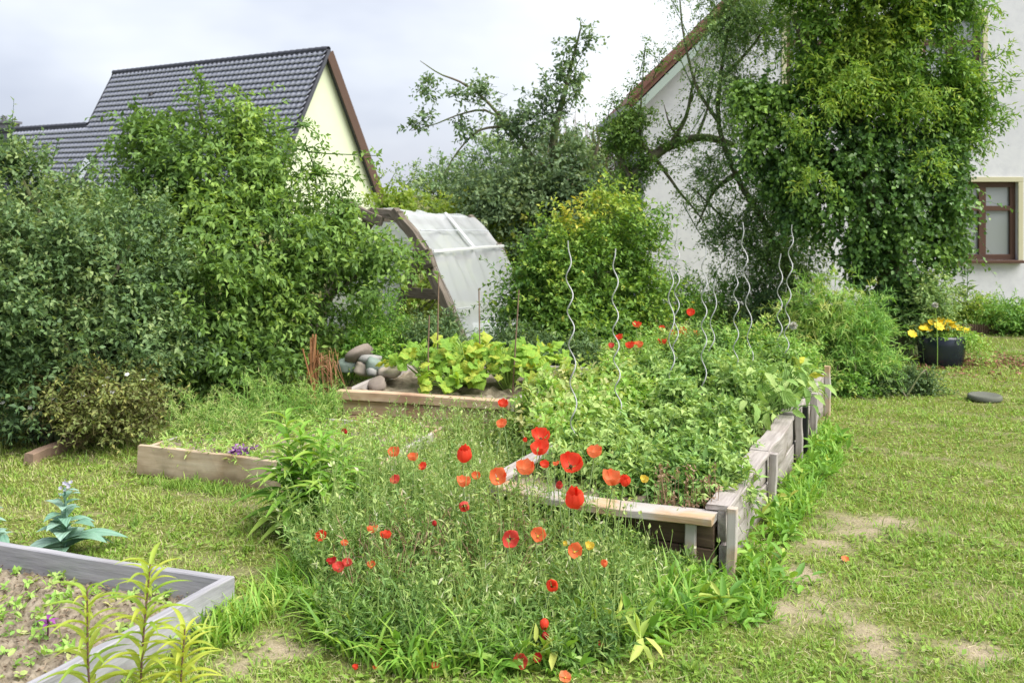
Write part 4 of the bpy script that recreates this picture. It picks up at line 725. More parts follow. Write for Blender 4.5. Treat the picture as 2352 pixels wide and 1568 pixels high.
bar('board', p, p + (q - p) * .52, .07, .06, brick_m, ed, warp=.008); bar('board', p + (q - p) * .535, q, .065, .06, brick_m, ed, warp=.008)
pot_m = noise_mat('dark_blue_glaze', [(.008, .012, .022), (.018, .028, .05)], (1, 1, 1), 4, .22, .05, spec=.6)
pc = ground(2162, 838); pr_ = 52 * pc[1] / FP
pot = thing('flower_pot', 'round dark blue glazed pot holding yellow flowers on the mulch', 'flower pot', pc); pc = np.array(pc)
pf = [(.0, .0), (.78, .0), (.86, .08), (.96, .4), (1.0, .75), (.98, 1.02), (.93, 1.1), (.86, 1.1), (.86, .95), (0, .93)]; V_, F_ = [], []; nn = 28
for a_, z_ in pf:
    for k_ in range(nn): V_.append((math.cos(k_ / nn * 2 * pi) * a_ * pr_, math.sin(k_ / nn * 2 * pi) * a_ * pr_, z_ * pr_ * 1.22))
for j_ in range(len(pf) - 1):
    for k_ in range(nn): a = j_ * nn + k_; b2 = j_ * nn + (k_ + 1) % nn; F_.append((a, b2, b2 + nn, a + nn))
link('body', raw_mesh('pot', np.array(V_), np.array(F_), pot_m, smooth=True), pot)
yf = thing('marigold_plant', 'yellow flowers crowding the dark blue pot', 'flowers', pc + UP * pr_ * 1.2); cl = Cloud(); n = 90
O = np.stack([rn(n) * pr_ * .45, rn(n) * pr_ * .4, np.zeros(n)], 1) + np.array(yf.location); shoots(cl, O, rn(n, 3) * .6 + UP, .09, 8, 'leaf', .045, .02, .5 + rn(n) * .1, droop=.3)
n = 60; O = np.array(yf.location) + np.array([pr_ * .75, -pr_ * .25, .03]) + rn(n, 3) * [.05, .06, .02]; shoots(cl, O, np.array([.8, -.2, .1]) + rn(n, 3) * .3, .26, 12, 'leaf', .04, .018, .6 + rn(n) * .1, droop=1.1)
link('foliage', cl.mesh('foliage', L_willowy, yf.location), yf)
small_flowers(yf, [np.array(yf.location) + [x_, y_, .12 + .05 * random.random() - abs(x_) * .3] for x_, y_ in zip(rn(44) * pr_ * .55, rn(44) * pr_ * .35)], .042, flat_mat('yellow_petal', (.80, .58, .02), .5), npet=8, cup=.35)
n = 1500; P2 = np.stack([rn(n) * .42, rn(n) * .30], 1) + pc[:2] + [.22, .05]; ch = Cloud(); ch.leaves(np.c_[P2, ru(.008, .02, n)], np.c_[rn(n, 2), rn(n) * .15], UP + rn(n, 3) * .35, ru(.025, .06, n), ru(.012, .025, n), 'leaf', ru(0, 1, n))
stuff(tag(link('bark_mulch', ch.mesh('mulch', leaf_mat('bark_chip', [(.06, .024, .010), (.11, .05, .022), (.17, .09, .045)], 0, .9))), 'reddish bark chips scattered around the dark blue pot', 'mulch'))
sc2 = ground(2262, 918); V_, F_ = [], []; prf = [(.0, .0), (.95, 0), (1.0, .25), (.98, .7), (.9, .85), (.84, .8), (0, .78)]; nn = 24; r_ = .125
for a_, z_ in prf:
    for k_ in range(nn): V_.append((math.cos(k_ / nn * 2 * pi) * a_ * r_, math.sin(k_ / nn * 2 * pi) * a_ * r_, z_ * .05))
for j_ in range(len(prf) - 1):
    for k_ in range(nn): a = j_ * nn + k_; b2 = j_ * nn + (k_ + 1) % nn; F_.append((a, b2, b2 + nn, a + nn))
tag(link('garden_drum', raw_mesh('drum', np.array(V_), np.array(F_), noise_mat('dull_black_rubber', [(.09, .10, .08), (.17, .175, .15)], (1, 1, 1), 9, .9, .5), smooth=True), None, sc2), 'low round dark grey drum half sunk in the lawn', 'drum')
pb = thing('palisade_edging', 'row of short dark posts edging the border under the window', 'edging', ground(2270, 768))
for k_ in range(24):
    p = ground(2212 + k_ * 5.4, 768); p[2] = -.05; V_, F_ = tube_arrays([p, p + UP * (.15 + .012 * random.random()), p + UP * .168], [.014, .014, .004], 7); link('post', raw_mesh('post', V_ - np.array(pb.location), F_, wood_dark), pb)

# ------------------------------------------------------------------ bed plants
def leaf_mesh(kind, mat):
    V_, F_ = [], []
    if kind == 'lance':
        n_ = 8
        for i_ in range(n_ + 1):
            s = i_ / n_; w = .5 * (math.sin(pi * min(1, s * .93 + .07)) ** .8) * (1 - .35 * s); z_ = .12 * math.sin(s * 2.6) - .28 * s * s
            V_ += [(s, -w, z_ + .10 * w), (s, 0, z_), (s, w, z_ + .10 * w)]
        for i_ in range(n_): a = i_ * 3; F_ += [(a, a + 3, a + 4, a + 1), (a + 1, a + 4, a + 5, a + 2)]
    elif kind == 'ovate':
        n_ = 7
        for i_ in range(n_ + 1):
            s = i_ / n_; w = .5 * (math.sin(pi * min(1, s * .95 + .03)) ** .7) * (1 - .3 * s) * (1 + .10 * (i_ % 2)); z_ = .10 * math.sin(s * 3) - .35 * s * s
            V_ += [(s, -w, z_ + .16 * w + .03 * math.sin(i_ * 2.1)), (s, 0, z_), (s, w, z_ + .16 * w + .03 * math.cos(i_ * 2.3))]
        for i_ in range(n_): a = i_ * 3; F_ += [(a, a + 3, a + 4, a + 1), (a + 1, a + 4, a + 5, a + 2)]
    elif kind == 'heart':
        n_ = 18; V_.append((.32, 0, .06))
        for ring in (.55, 1.0):
            for i_ in range(n_):
                a_ = i_ / n_ * 2 * pi; rr = (.50 + .10 * math.cos(a_) + .09 * math.cos(5 * a_) + .03 * (-1) ** i_) * (1 - .55 * math.exp(-((abs(a_ - pi)) / .28) ** 2)); V_.append((.42 + math.cos(a_) * rr * ring, math.sin(a_) * rr * ring * 1.05, (.10 - .16 * ring ** 2 + .07 * math.sin(a_ * 5) * ring + .03 * math.sin(a_ * 3 + ring * 4))))
        for i_ in range(n_): j_ = (i_ + 1) % n_; F_ += [(0, 1 + i_, 1 + j_), (1 + i_, 1 + n_ + i_, 1 + n_ + j_, 1 + j_)]
    V_ = np.array(V_); me = pydata(kind, V_, F_, mat, True); a = me.attributes.new('tint', 'FLOAT', 'POINT'); return me
def tinted(kind, mat, vals):
    o = []
    for v in vals:
        me = leaf_mesh(kind, mat); a = me.attributes['tint']; nv = len(me.vertices); a.data.foreach_set('value', np.clip(np.full(nv, v) + rn(nv) * .03, 0, 1).astype(np.float32)); o.append(me)
    return o
def leaf_part(parent, me, base, axis, up, Ln, Wd, nm='leaf'):
    o = link(nm, me, parent); x_, y_, z_ = basis(tuple(axis), tuple(up)); o.matrix_local = mat4(np.asarray(base) - np.array(parent.location), x_ * Ln, y_ * Wd, z_ * Ln); return o
SQ = tinted('ovate', L_courg, (.35, .5, .65, .8)); BN = tinted('heart', L_bean, (.25, .4, .52, .66)); LN = tinted('lance', L_weed, (.35, .5, .65)); GR = tinted('lance', L_grey, (.4, .55, .75)); FO = tinted('lance', L_fore, (.12, .25, .36, .5)); YEL = tinted('heart', L_bean, (.95,))
def big_leaf_plant(name, label, cat, base, meshes, n, h_, R_, Ls, Wr, stemmat, group=None, upk=1.1, extra=None):
    base = np.asarray(base); o = thing(name, label, cat, base, group); st_ = Cloud()
    for k_ in range(n):
        a_ = k_ * 2.4 + random.uniform(-.4, .4); q_ = (k_ + .5) / n; rr = R_ * math.sqrt(q_) * random.uniform(.7, 1.1); hh = h_ * (1 - .45 * q_) * random.uniform(.7, 1.1); tip = base + np.array([math.cos(a_) * rr, math.sin(a_) * rr, hh])
        st_.stems(np.stack([base + rn(3) * .01, base * .4 + tip * .6 + UP * hh * .25, tip])[None], .006, .003, .6)
        ax = np.array([math.cos(a_), math.sin(a_), random.uniform(-1.0, .2)]); L_ = random.uniform(*Ls); leaf_part(o, random.choice(meshes), tip, ax + rn(3) * .25, UP * upk * .7 + np.array([0, -.35, 0]) + rn(3) * .5, L_, L_ * Wr)
    if extra: extra(o, base)
    link('stem', st_.mesh('stem', stemmat, base), o); return o
for k_, (a_, b_, Y_, n, h_, R_, lab) in enumerate([(985, 860, 7.25, 18, .34, .27, 'yellow green squash plant at the left beside the stones'), (1075, 862, 7.2, 24, .40, .30, 'large yellow green squash plant in the middle of the pine bed'), (1165, 858, 7.1, 22, .38, .28, 'yellow green squash plant at the right corner of the pine bed'), (1225, 850, 7.3, 16, .32, .24, 'squash plant spilling over the grey side board'), (1035, 890, 6.95, 12, .2, .2, 'lower squash leaves behind the pine top board')]):
    b0 = at(a_, b_, Y_); b0[2] = .2; big_leaf_plant('squash_plant', lab, 'squash plant', b0, BN * 3 + (YEL if k_ in (0, 2) else []), n * 4, h_ * .9, R_ * 1.1, (.05, .105), 1.0, L_fresh, 'squash plants in the pine bed')
for k_, (a_, b_, Y_, n, h_, R_, lab) in enumerate([(1730, 950, 5.75, 18, .38, .26, 'courgette plant with dark leaves near the middle of the bed'), (1800, 940, 6.0, 18, .36, .24, 'courgette plant hanging over the right side boards'), (1640, 900, 6.4, 14, .32, .26, 'courgette plant behind the tomatoes'), (1810, 900, 6.6, 14, .30, .22, 'courgette plant with a yellowing leaf at the far right corner'), (1730, 870, 6.9, 14, .30, .24, 'courgette plant at the far end of the bed')]):
    b0 = at(a_, b_, Y_); b0[2] = .2; big_leaf_plant('courgette_plant', lab, 'courgette plant', b0, SQ + (YEL if k_ == 3 else []), n * 3, h_, R_, (.06, .12), .5, L_tomato, 'courgette plants in the long bed')
def bushy(name, label, cat, a_, b_, Y_, rx, rz, n, mat, zb=.2, **kw):
    base = at(a_, b_, Y_); base[2] = zb
    shrub(name, label, cat, base, [(a_, b_, Y_, rx, rz), (a_ - rx * .5, b_ + rz * .5, Y_ - .08, rx * .7, rz * .7), (a_ + rx * .5, b_ + rz * .4, Y_ + .05, rx * .7, rz * .7)], n, mat, parts=('stem', 'foliage'), trunk=[(smooth_path([base, (base + at(a_, b_, Y_)) / 2 + rn(3) * .02, at(a_, b_ - rz * .3, Y_)], 6), np.linspace(.008, .004, 6))], trunkmat=L_fresh, **kw)
for a_, b_, Y_, rx, rz, lab in [(1245, 935, 6.1, 46, 62, 'light green potato plant touching the grey side board'), (1320, 890, 6.4, 60, 52, 'light green potato plant behind the first spiral stake'), (1410, 880, 6.5, 52, 50, 'light green potato plant around the second spiral stake'), (1375, 950, 5.9, 52, 46, 'light green potato plant in front of the second spiral stake'), (1300, 975, 5.75, 42, 36, 'light green potato plant nearest the red poppies'), (1305, 1000, 5.4, 44, 38, 'light green potato plant hiding the left rail at its near end'), (1372, 960, 5.6, 50, 50, 'light green potato plant hiding the middle of the left rail'), (1440, 915, 5.9, 48, 48, 'light green potato plant hiding the far left rail')]:
    bushy('potato_plant', lab, 'potato plant', a_, b_, Y_, rx, rz, 330, L_fresh, .05, nl=9, Ln=.19, ll=.058, lw=.032, upb=.9, tintb=.55, tpl='oval', group='light green potato plants')
for a_, b_, Y_, rx, rz, lab in [(1500, 890, 6.1, 50, 46, 'tomato plant left of the courgettes with curled leaves'), (1560, 950, 5.6, 56, 56, 'bluish tomato plant in the middle of the bed'), (1655, 1010, 5.15, 48, 66, 'tallest bluish tomato plant by the right boards'), (1590, 1075, 4.75, 58, 44, 'tomato plant just behind the front board'), (1500, 1075, 4.8, 40, 40, 'small tomato plant behind the big red poppies'), (1648, 1105, 4.55, 32, 36, 'small tomato plant in the near right corner of the bed'), (1450, 1000, 5.3, 30, 34, 'thin tomato plant near the left rail'), (1600, 870, 6.3, 60, 50, 'high tomato plant around the middle stakes'), (1690, 930, 5.7, 50, 60, 'tomato plant leaning on the right boards half way along'), (1520, 1010, 5.2, 46, 46, 'pale tomato plant in the left half of the bed'), (1610, 1010, 5.1, 44, 50, 'pale tomato plant between the two bluish ones'), (1560, 1110, 4.6, 50, 30, 'low tomato plant along the sagging board'), (1740, 900, 6.2, 50, 50, 'tomato plant among the courgette leaves'), (1790, 870, 6.7, 46, 46, 'tomato plant at the far right boards'), (1335, 1062, 4.95, 40, 24, 'low tomato seedling behind the largest red poppy'), (1405, 1045, 5.0, 44, 30, 'low tomato plant above the orange and red poppy pair'), (1440, 1095, 4.72, 40, 26, 'low tomato plant by the yellow flower on the front board')]:
    bushy('tomato_plant', lab, 'tomato plant', a_, b_ - 14, Y_, rx, rz * 1.25, 330, L_tomato, .2, nl=10, Ln=.18, ll=.056, lw=.024, upb=.9, tintb=.64, per=12, hang=.3, droop=.5, group='tomato plants in the long bed')
for a_, b_, Y_, rx, rz, mt, lab in [(1560, 805, 7.3, 60, 40, L_fresh, 'green poppy foliage under the far red poppies'), (1650, 790, 7.2, 60, 46, L_tomato, 'tall tomato plants around the middle spiral stakes'), (1740, 800, 7.1, 60, 46, L_willowy, 'leafy greens between the right hand spiral stakes'), (1810, 830, 7.0, 50, 44, L_fresh, 'leafy greens at the far right corner of the bed'), (1680, 835, 6.9, 70, 36, L_fresh, 'pale green leafy row behind the courgettes'), (1450, 830, 7.4, 70, 34, L_fresh, 'poppy foliage at the far left of the long bed')]:
    bushy('leafy_greens', lab, 'plant', a_, b_, Y_, rx, rz, 330, mt, .1, nl=9, Ln=.22, ll=.05, lw=.018, upb=1.0, tintb=.5, group='leafy plants at the far end of the bed')
# feathery herbs in the left bed
for a_, b_, Y_, rx, rz, lab in [(430, 985, 6.0, 40, 46, 'feathery dill plant at the left end of the pale board bed'), (490, 965, 6.1, 40, 40, 'feathery dill plant second from the left end'), (600, 920, 6.3, 34, 50, 'tall bright dill plant behind the pale board bed'), (660, 940, 6.3, 50, 40, 'spreading dill plant beside the orange straw'), (735, 935, 6.4, 44, 34, 'yellowish dill plant left of the pine board'), (560, 1000, 5.9, 30, 24, 'short dill tuft in the middle of the pale board bed')]:
    base = at(a_, b_, Y_); base[2] = .13
    shrub('dill_plant', lab, 'dill', base, [(a_, b_, Y_, rx, rz)], 100, L_fresh, nl=22, Ln=.28, tpl='needle', ll=.05, lw=.0045, upb=1.2, droop=.4, tintb=.6, parts=('stem', 'foliage'), ang=.7, jit=.4, trunk=[(smooth_path([base, (base + at(a_, b_, Y_)) / 2, at(a_, b_ - rz * .5, Y_)], 6), np.linspace(.006, .003, 6))], trunkmat=L_fresh, group='feathery dill plants')
for a_, b_, Y_, lab in [(540, 1040, 5.55, 'small purple leaved seedling near the pale board'), (575, 1035, 5.6, 'second purple leaved seedling near the pale board')]:
    bushy('purple_basil', lab, 'seedling', a_, b_, Y_, 12, 10, 30, leaf_mat('purple_leaf', [(.06, .02, .05), (.16, .07, .15), (.26, .14, .24)], .2), .13, nl=5, Ln=.06, ll=.03, lw=.018, group='purple seedlings')
# lance leaved tall weed between the beds
base = ground(725, 1215)
lw_ = thing('lance_leaf_plant', 'tall weed with long lance shaped leaves between the left bed and poppies', 'plant', base); st_ = Cloud()
for k_, (a_, b_, Y_) in enumerate([(655, 945, 4.75), (690, 985, 4.7), (740, 1000, 4.65), (780, 1020, 4.7), (710, 1060, 4.55), (660, 1040, 4.7), (770, 1090, 4.5), (800, 1060, 4.75), (640, 1090, 4.6), (745, 1130, 4.4)]):
    tip = at(a_, b_, Y_); b1 = base + np.array([(a_ - 725) * .0012, rn(1)[0] * .06, 0]); P_ = smooth_path([b1, (b1 + tip) / 2 + [.0, 0, .05], tip], 12); st_.stems(P_[None], .006, .003, .5)
    for j_ in range(22):
        s = .10 + .9 * j_ / 22; i_ = min(int(s * 11), 10); p = P_[i_] + (P_[i_ + 1] - P_[i_]) * (s * 11 - i_); a2 = j_ * 2.4 + k_; L_ = .30 * (1 - .6 * s) * random.uniform(.8, 1.2)
        leaf_part(lw_, random.choice(LN), p, (math.cos(a2), math.sin(a2), .55 - .5 * (1 - s)), (0, 0, 1), L_, L_ * .22)
link('stem', st_.mesh('stem', L_fresh, base), lw_)
# comfrey by the front left bed
def comfrey(name, lab, base, n, R_, h_, flower=True, Ls=(.10, .17)):
    base = np.asarray(base); o = thing(name, lab, 'plant', base); st_ = Cloud(); top = base + UP * h_; st_.stems(np.stack([base, base + UP * h_ * .5 + rn(3) * .008, top])[None], .009, .005, .6)
    for k_ in range(n):
        q_ = k_ / n; a_ = k_ * 2.4 + random.uniform(-.5, .5); z_ = h_ * (.10 + .86 * q_ ** 1.35); L_ = random.uniform(*Ls) * (1.15 - .9 * q_ ** .7); leaf_part(o, random.choice(GR), base + UP * z_, (math.cos(a_), math.sin(a_) * .8, .1 + .5 * q_ + random.uniform(-.3, .2)), (0, 0, 1), L_ * random.uniform(.8, 1.2), L_ * .62)
    link('stem', st_.mesh('stem', L_grey, base), o)
    if flower: small_flowers(o, [top + rn(3) * .018 for _ in range(9)], .009, flat_mat('pale_lilac_petal', (.36, .36, .44), .6), cup=.7)
comfrey('comfrey_plant', 'grey green comfrey with pale flower tip behind the silver grey bed', ground(148, 1275), 30, .15, .30, True, (.17, .25))
comfrey('comfrey_plant', 'grey green leaves entering at the left picture edge', ground(-25, 1275), 20, .15, .26, False, (.12, .2))
# foreground willowherb at lower left
for k_, (bx, by, tx, ty, Y_, n, lab) in enumerate([(225, 1700, 200, 1350, 2.75, 40, 'dark stemmed willowherb shoot over the grey plank, left one'), (322, 1700, 345, 1295, 2.8, 52, 'tall dark stemmed willowherb shoot in front of the grey bed'), (420, 1720, 425, 1440, 2.8, 44, 'yellowish bushy willowherb at the lower left')]):
    bpt = at(bx, by, Y_); bpt[2] = 0; tpt = at(tx, ty, Y_); o = thing('willowherb', lab, 'plant', bpt, 'willowherb shoots in the foreground'); P_ = smooth_path([bpt, (bpt + tpt) / 2 + [-.01, 0, 0], tpt], 14); st_ = Cloud(); st_.stems(P_[None], .0045, .0025, .3)
    link('stem', st_.mesh('stem', leaf_mat('dark_red_stem_%d' % k_, [(.06, .035, .03), (.12, .06, .04), (.2, .1, .06)], .05), bpt), o)
    for j_ in range(n):
        s = .3 + .7 * (j_ / n); i_ = min(int(s * 13), 12); p = P_[i_] + (P_[i_ + 1] - P_[i_]) * (s * 13 - i_); a2 = j_ * 2.4 + k_; L_ = .17 * (1 - .4 * s) * random.uniform(.75, 1.2)
        leaf_part(o, random.choice(FO[2:] if k_ == 2 else FO), p, (math.cos(a2), math.sin(a2), .5 * s + .1), (0, 0, 1), L_, L_ * .15)
ib = ground(110, 1500); o = thing('red_orache', 'small dark purple seedling among green sprouts in the silver grey bed', 'seedling', v3(ib, .045)); PU = tinted('lance', leaf_mat('dark_purple_leaf', [(.05, .015, .04), (.12, .03, .09), (.2, .06, .14)], .2), (.4, .7)); pb_ = np.array(o.location)
V_, F_ = tube_arrays([pb_, pb_ + UP * .075], .003, 5); link('stem', raw_mesh('stem', V_ - pb_, F_, flat_mat('purple_stem', (.08, .02, .05), .5)), o)
for k_ in range(7): leaf_part(o, PU[k_ % 2], pb_ + UP * (.05 + .004 * k_), (math.cos(k_ * 2.4), math.sin(k_ * 2.4), .15), (0, 0, 1), .045, .018)
# orange dried stalks
base = at(718, 890, 6.8); base[2] = .08; cl = Cloud(); n = 30; top = base + np.array([0, 0, .42]); P0 = base + np.c_[rn(n) * .03, rn(n) * .03, np.zeros(n)]; P2_ = base + np.c_[rn(n) * .025, rn(n) * .03, ru(.3, .56, n)]; cl.stems(np.stack([P0, base + np.c_[rn(n) * .02, rn(n) * .02, np.full(n, .2)], P2_], 1), .009, .006, ru(.2, .9, n))
n = 40; P0 = np.repeat((base + [.03, 0, .36])[None], n, 0) + rn(n, 3) * .03; cl.stems(np.stack([P0, P0 + np.c_[ru(.02, .1, n), rn(n) * .03, ru(0, .08, n)], P0 + np.c_[ru(.05, .16, n), rn(n) * .04, ru(-.25, -.05, n)]], 1), .003, .002, ru(.3, 1, n))
tag(link('straw_bundle', cl.mesh('straw', L_orange, base), None, base), 'upright bundle of orange dried stalks left of the stone pile', 'straw bundle')
# thin young sapling by the window and the white seed head
base = ground(2222, 762); cl = Cloud(); cl.stems(np.stack([base, base + UP * .5, base + UP * 1.05])[None], .006, .003, .3)
n = 9; O = base + np.c_[np.zeros(n), np.zeros(n), np.linspace(.25, 1.0, n)]
for z_ in np.linspace(.25, 1.0, 9):
    k_ = 7; a_ = np.arange(k_) / k_ * 6.28 + z_ * 9 + rn(k_) * .3; cl.leaves(np.repeat((base + UP * z_)[None], k_, 0) + rn(k_, 3) * [.004, .004, .03], np.c_[np.cos(a_), np.sin(a_), .35 + rn(k_) * .3], np.repeat(UP[None], k_, 0) + rn(k_, 3) * .1, .14 * (1.15 - .6 * z_) * ru(.6, 1.2, k_), .03, 'leaf', .45 + rn(k_) * .1)
tag(link('tiered_sapling', cl.mesh('sapling', L_hedge, base), None, base), 'thin sapling with tiers of flat leaves in front of the white wall', 'sapling')
def seedhead(px, py, Y_, zb, lab):
    p = at(px, py, Y_); b0 = np.array([p[0] + .02, p[1], zb]); o = thing('allium', lab, 'flower', b0, 'pale allium heads'); V_, F_ = tube_arrays(smooth_path([b0, (b0 + p) / 2 + [.01, 0, 0], p], 8), .004, 5); link('stem', raw_mesh('stem', V_ - b0, F_, L_fresh, np.full(len(V_), .6)), o)
    c_ = Cloud(); n = 130; d_ = norm(rn(n, 3)); c_.leaves(np.repeat(p[None], n, 0), d_, rn(n, 3), .032, .012, 'leaf', ru(.5, 1, n)); link('flower_head', c_.mesh('head', leaf_mat('pale_pink_floret_%d' % int(px), [(.4, .33, .33), (.6, .52, .52), (.72, .66, .66)], .2), b0), o)
seedhead(1822, 748, 6.8, .2, 'pale round allium head right of the spiral stake pair'); seedhead(2148, 701, 9.0, 0, 'whitish round allium head beside the ivy trunk')

# ------------------------------------------------------------------ poppies
def petal_mat(name, c, edge):
    m, t, b = new_mat(name); tcx = N(t, 'ShaderNodeTexCoord'); sp = N(t, 'ShaderNodeSeparateXYZ'); n1 = N(t, 'ShaderNodeTexNoise'); n1.inputs['Scale'].default_value = 6; ad = N(t, 'ShaderNodeMath', operation='MULTIPLY_ADD'); ad.inputs[1].default_value = .25
    r = ramp(t, [tuple(x * .45 for x in c), c, c, edge], [.08, .2, .75, 1.05 if False else 1.0]); K = t.links.new
    K(tcx.outputs['Object'], sp.inputs[0]); K(tcx.outputs['Object'], n1.inputs['Vector']); K(n1.outputs['Fac'], ad.inputs[0]); K(sp.outputs['X'], ad.inputs[2]); K(ad.outputs[0], r.inputs['Fac']); K(r.outputs['Color'], b.inputs['Base Color']); b.inputs['Roughness'].default_value = .45; b.inputs['Specular IOR Level'].default_value = .25
    tr = N(t, 'ShaderNodeBsdfTranslucent'); K(r.outputs['Color'], tr.inputs['Color']); mm = N(t, 'ShaderNodeMixShader'); mm.inputs[0].default_value = .42; K(b.outputs[0], mm.inputs[1]); K(tr.outputs[0], mm.inputs[2]); K(mm.outputs[0], t.nodes['Material Output'].inputs['Surface']); return m
PM = {'r': petal_mat('red_petal', (.86, .085, .042), (.9, .17, .09)), 'o': petal_mat('orange_petal', (.88, .23, .09), (.9, .36, .18)), 'p': petal_mat('pink_red_petal', (.76, .10, .08), (.82, .38, .30)), 'd': petal_mat('dark_red_petal', (.52, .035, .035), (.6, .06, .05)), 'y': petal_mat('pale_yellow_petal', (.80, .60, .08), (.80, .68, .25))}
def petal_mesh(mat, cup, seed):
    r_ = np.random.default_rng(seed); V_, F_ = [], []; nu, nv = 6, 8; ph = r_.uniform(0, 6, 3)
    for i_ in range(nu + 1):
        u = i_ / nu
        for j_ in range(nv + 1):
            v = j_ / nv * 2 - 1; a_ = v * 1.0 * (.35 + .65 * u ** .5); rr = u * (1 - .10 * v * v) * (1 + .05 * math.sin(6 * v + ph[0]) * u)
            bend = cup * u ** 1.35 ; z_ = math.sin(bend) * rr + .05 * u * math.sin(9 * v + ph[1]); x_ = math.cos(bend) * rr; V_.append((x_ * math.cos(a_), x_ * math.sin(a_), z_ + .06 * abs(v) * u))
    for i_ in range(nu):
        for j_ in range(nv): a = i_ * (nv + 1) + j_; F_.append((a, a + nv + 1, a + nv + 2, a + 1))
    return pydata('petal', V_, F_, mat, True)
PE = {(k_, c_): [petal_mesh(PM[k_], {'c': 1.25, 'm': .8, 'f': .35}[c_], s) for s in (1, 2)] for k_ in PM for c_ in 'cmf'}
stem_m = leaf_mat('poppy_stem', [(.08, .13, .04), (.14, .2, .06), (.2, .26, .09)], .1); cen_m = {False: flat_mat('poppy_centre_dark', (.03, .035, .015), .7), True: flat_mat('poppy_centre_yellow', (.55, .42, .05), .7)}
V_, F_ = [], []
for j_, (a_, z_) in enumerate([(.08, 0), (.12, .10), (.12, .18), (.08, .22), (0.01, .23)]):
    for k_ in range(8): V_.append((math.cos(k_ * pi / 4) * a_, math.sin(k_ * pi / 4) * a_, z_))
for j_ in range(4):
    for k_ in range(8): a = j_ * 8 + k_; b2 = j_ * 8 + (k_ + 1) % 8; F_.append((a, b2, b2 + 8, a + 8))
CEN = {k_: raw_mesh('centre', np.array(V_), np.array(F_), cen_m[k_], smooth=True) for k_ in cen_m}
def poppy(px, py, size, col, shape, Y_, lab, cat='poppy', face=None, group=None, zb=0., lying=False):
    c_ = at(px, py, Y_); r_ = size * 1.15 / 2 * Y_ / FP
    if c_[2] < zb + .02: c_[2] = zb + .02
    f_ = np.array(face if face is not None else (random.uniform(-.45, .45), random.uniform(-.75, .0), 1.)); f_ = f_ / np.linalg.norm(f_)
    bs = np.array([c_[0] + random.uniform(-.06, .06), c_[1] + random.uniform(-.02, .10), zb])
    o = thing('poppy' if cat == 'poppy' else 'yellow_flower', lab, cat, bs, group); x_, y_, z_ = basis((1, .13, .05), tuple(f_)); k = {'c': 1.25, 'm': 1.08, 'f': 1.0}[shape] * r_; n_ = 4
    for q_ in range(n_):
        a_ = q_ * 2 * pi / n_ + random.uniform(-.15, .15) + px; xr = x_ * math.cos(a_) + y_ * math.sin(a_); yr = z_.cross(xr); s = k * (1.0 if q_ % 2 else .93)
        pe = link('petal', PE[(col, shape)][q_ % 2], o); pe.matrix_local = mat4(c_ - bs - f_ * r_ * (.35 if shape == 'c' else .15) + f_ * .0015 * q_, xr * s, yr * s, z_ * s)
    ce = link('flower_centre', CEN[col in 'oy'], o); ce.matrix_local = mat4(c_ - bs - f_ * r_ * (.32 if shape == 'c' else .12), x_ * r_, y_ * r_, z_ * r_)
    if not lying:
        e_ = c_ - f_ * r_ * (.35 if shape == 'c' else .15); mid = bs * .45 + e_ * .55 - f_ * .02 * np.array([1, 1, 0]) + rn(3) * .012; V_, F_ = tube_arrays(smooth_path([bs, mid, e_ - f_ * .015, e_], 12), .0024, 5); link('stem', raw_mesh('stem', V_ - bs, F_, stem_m, np.full(len(V_), .5), True), o)
    return o
gA, gF, gL = 'poppies in the foreground flower patch', 'poppies at the far end of the long bed', 'spent poppies low in the grass'
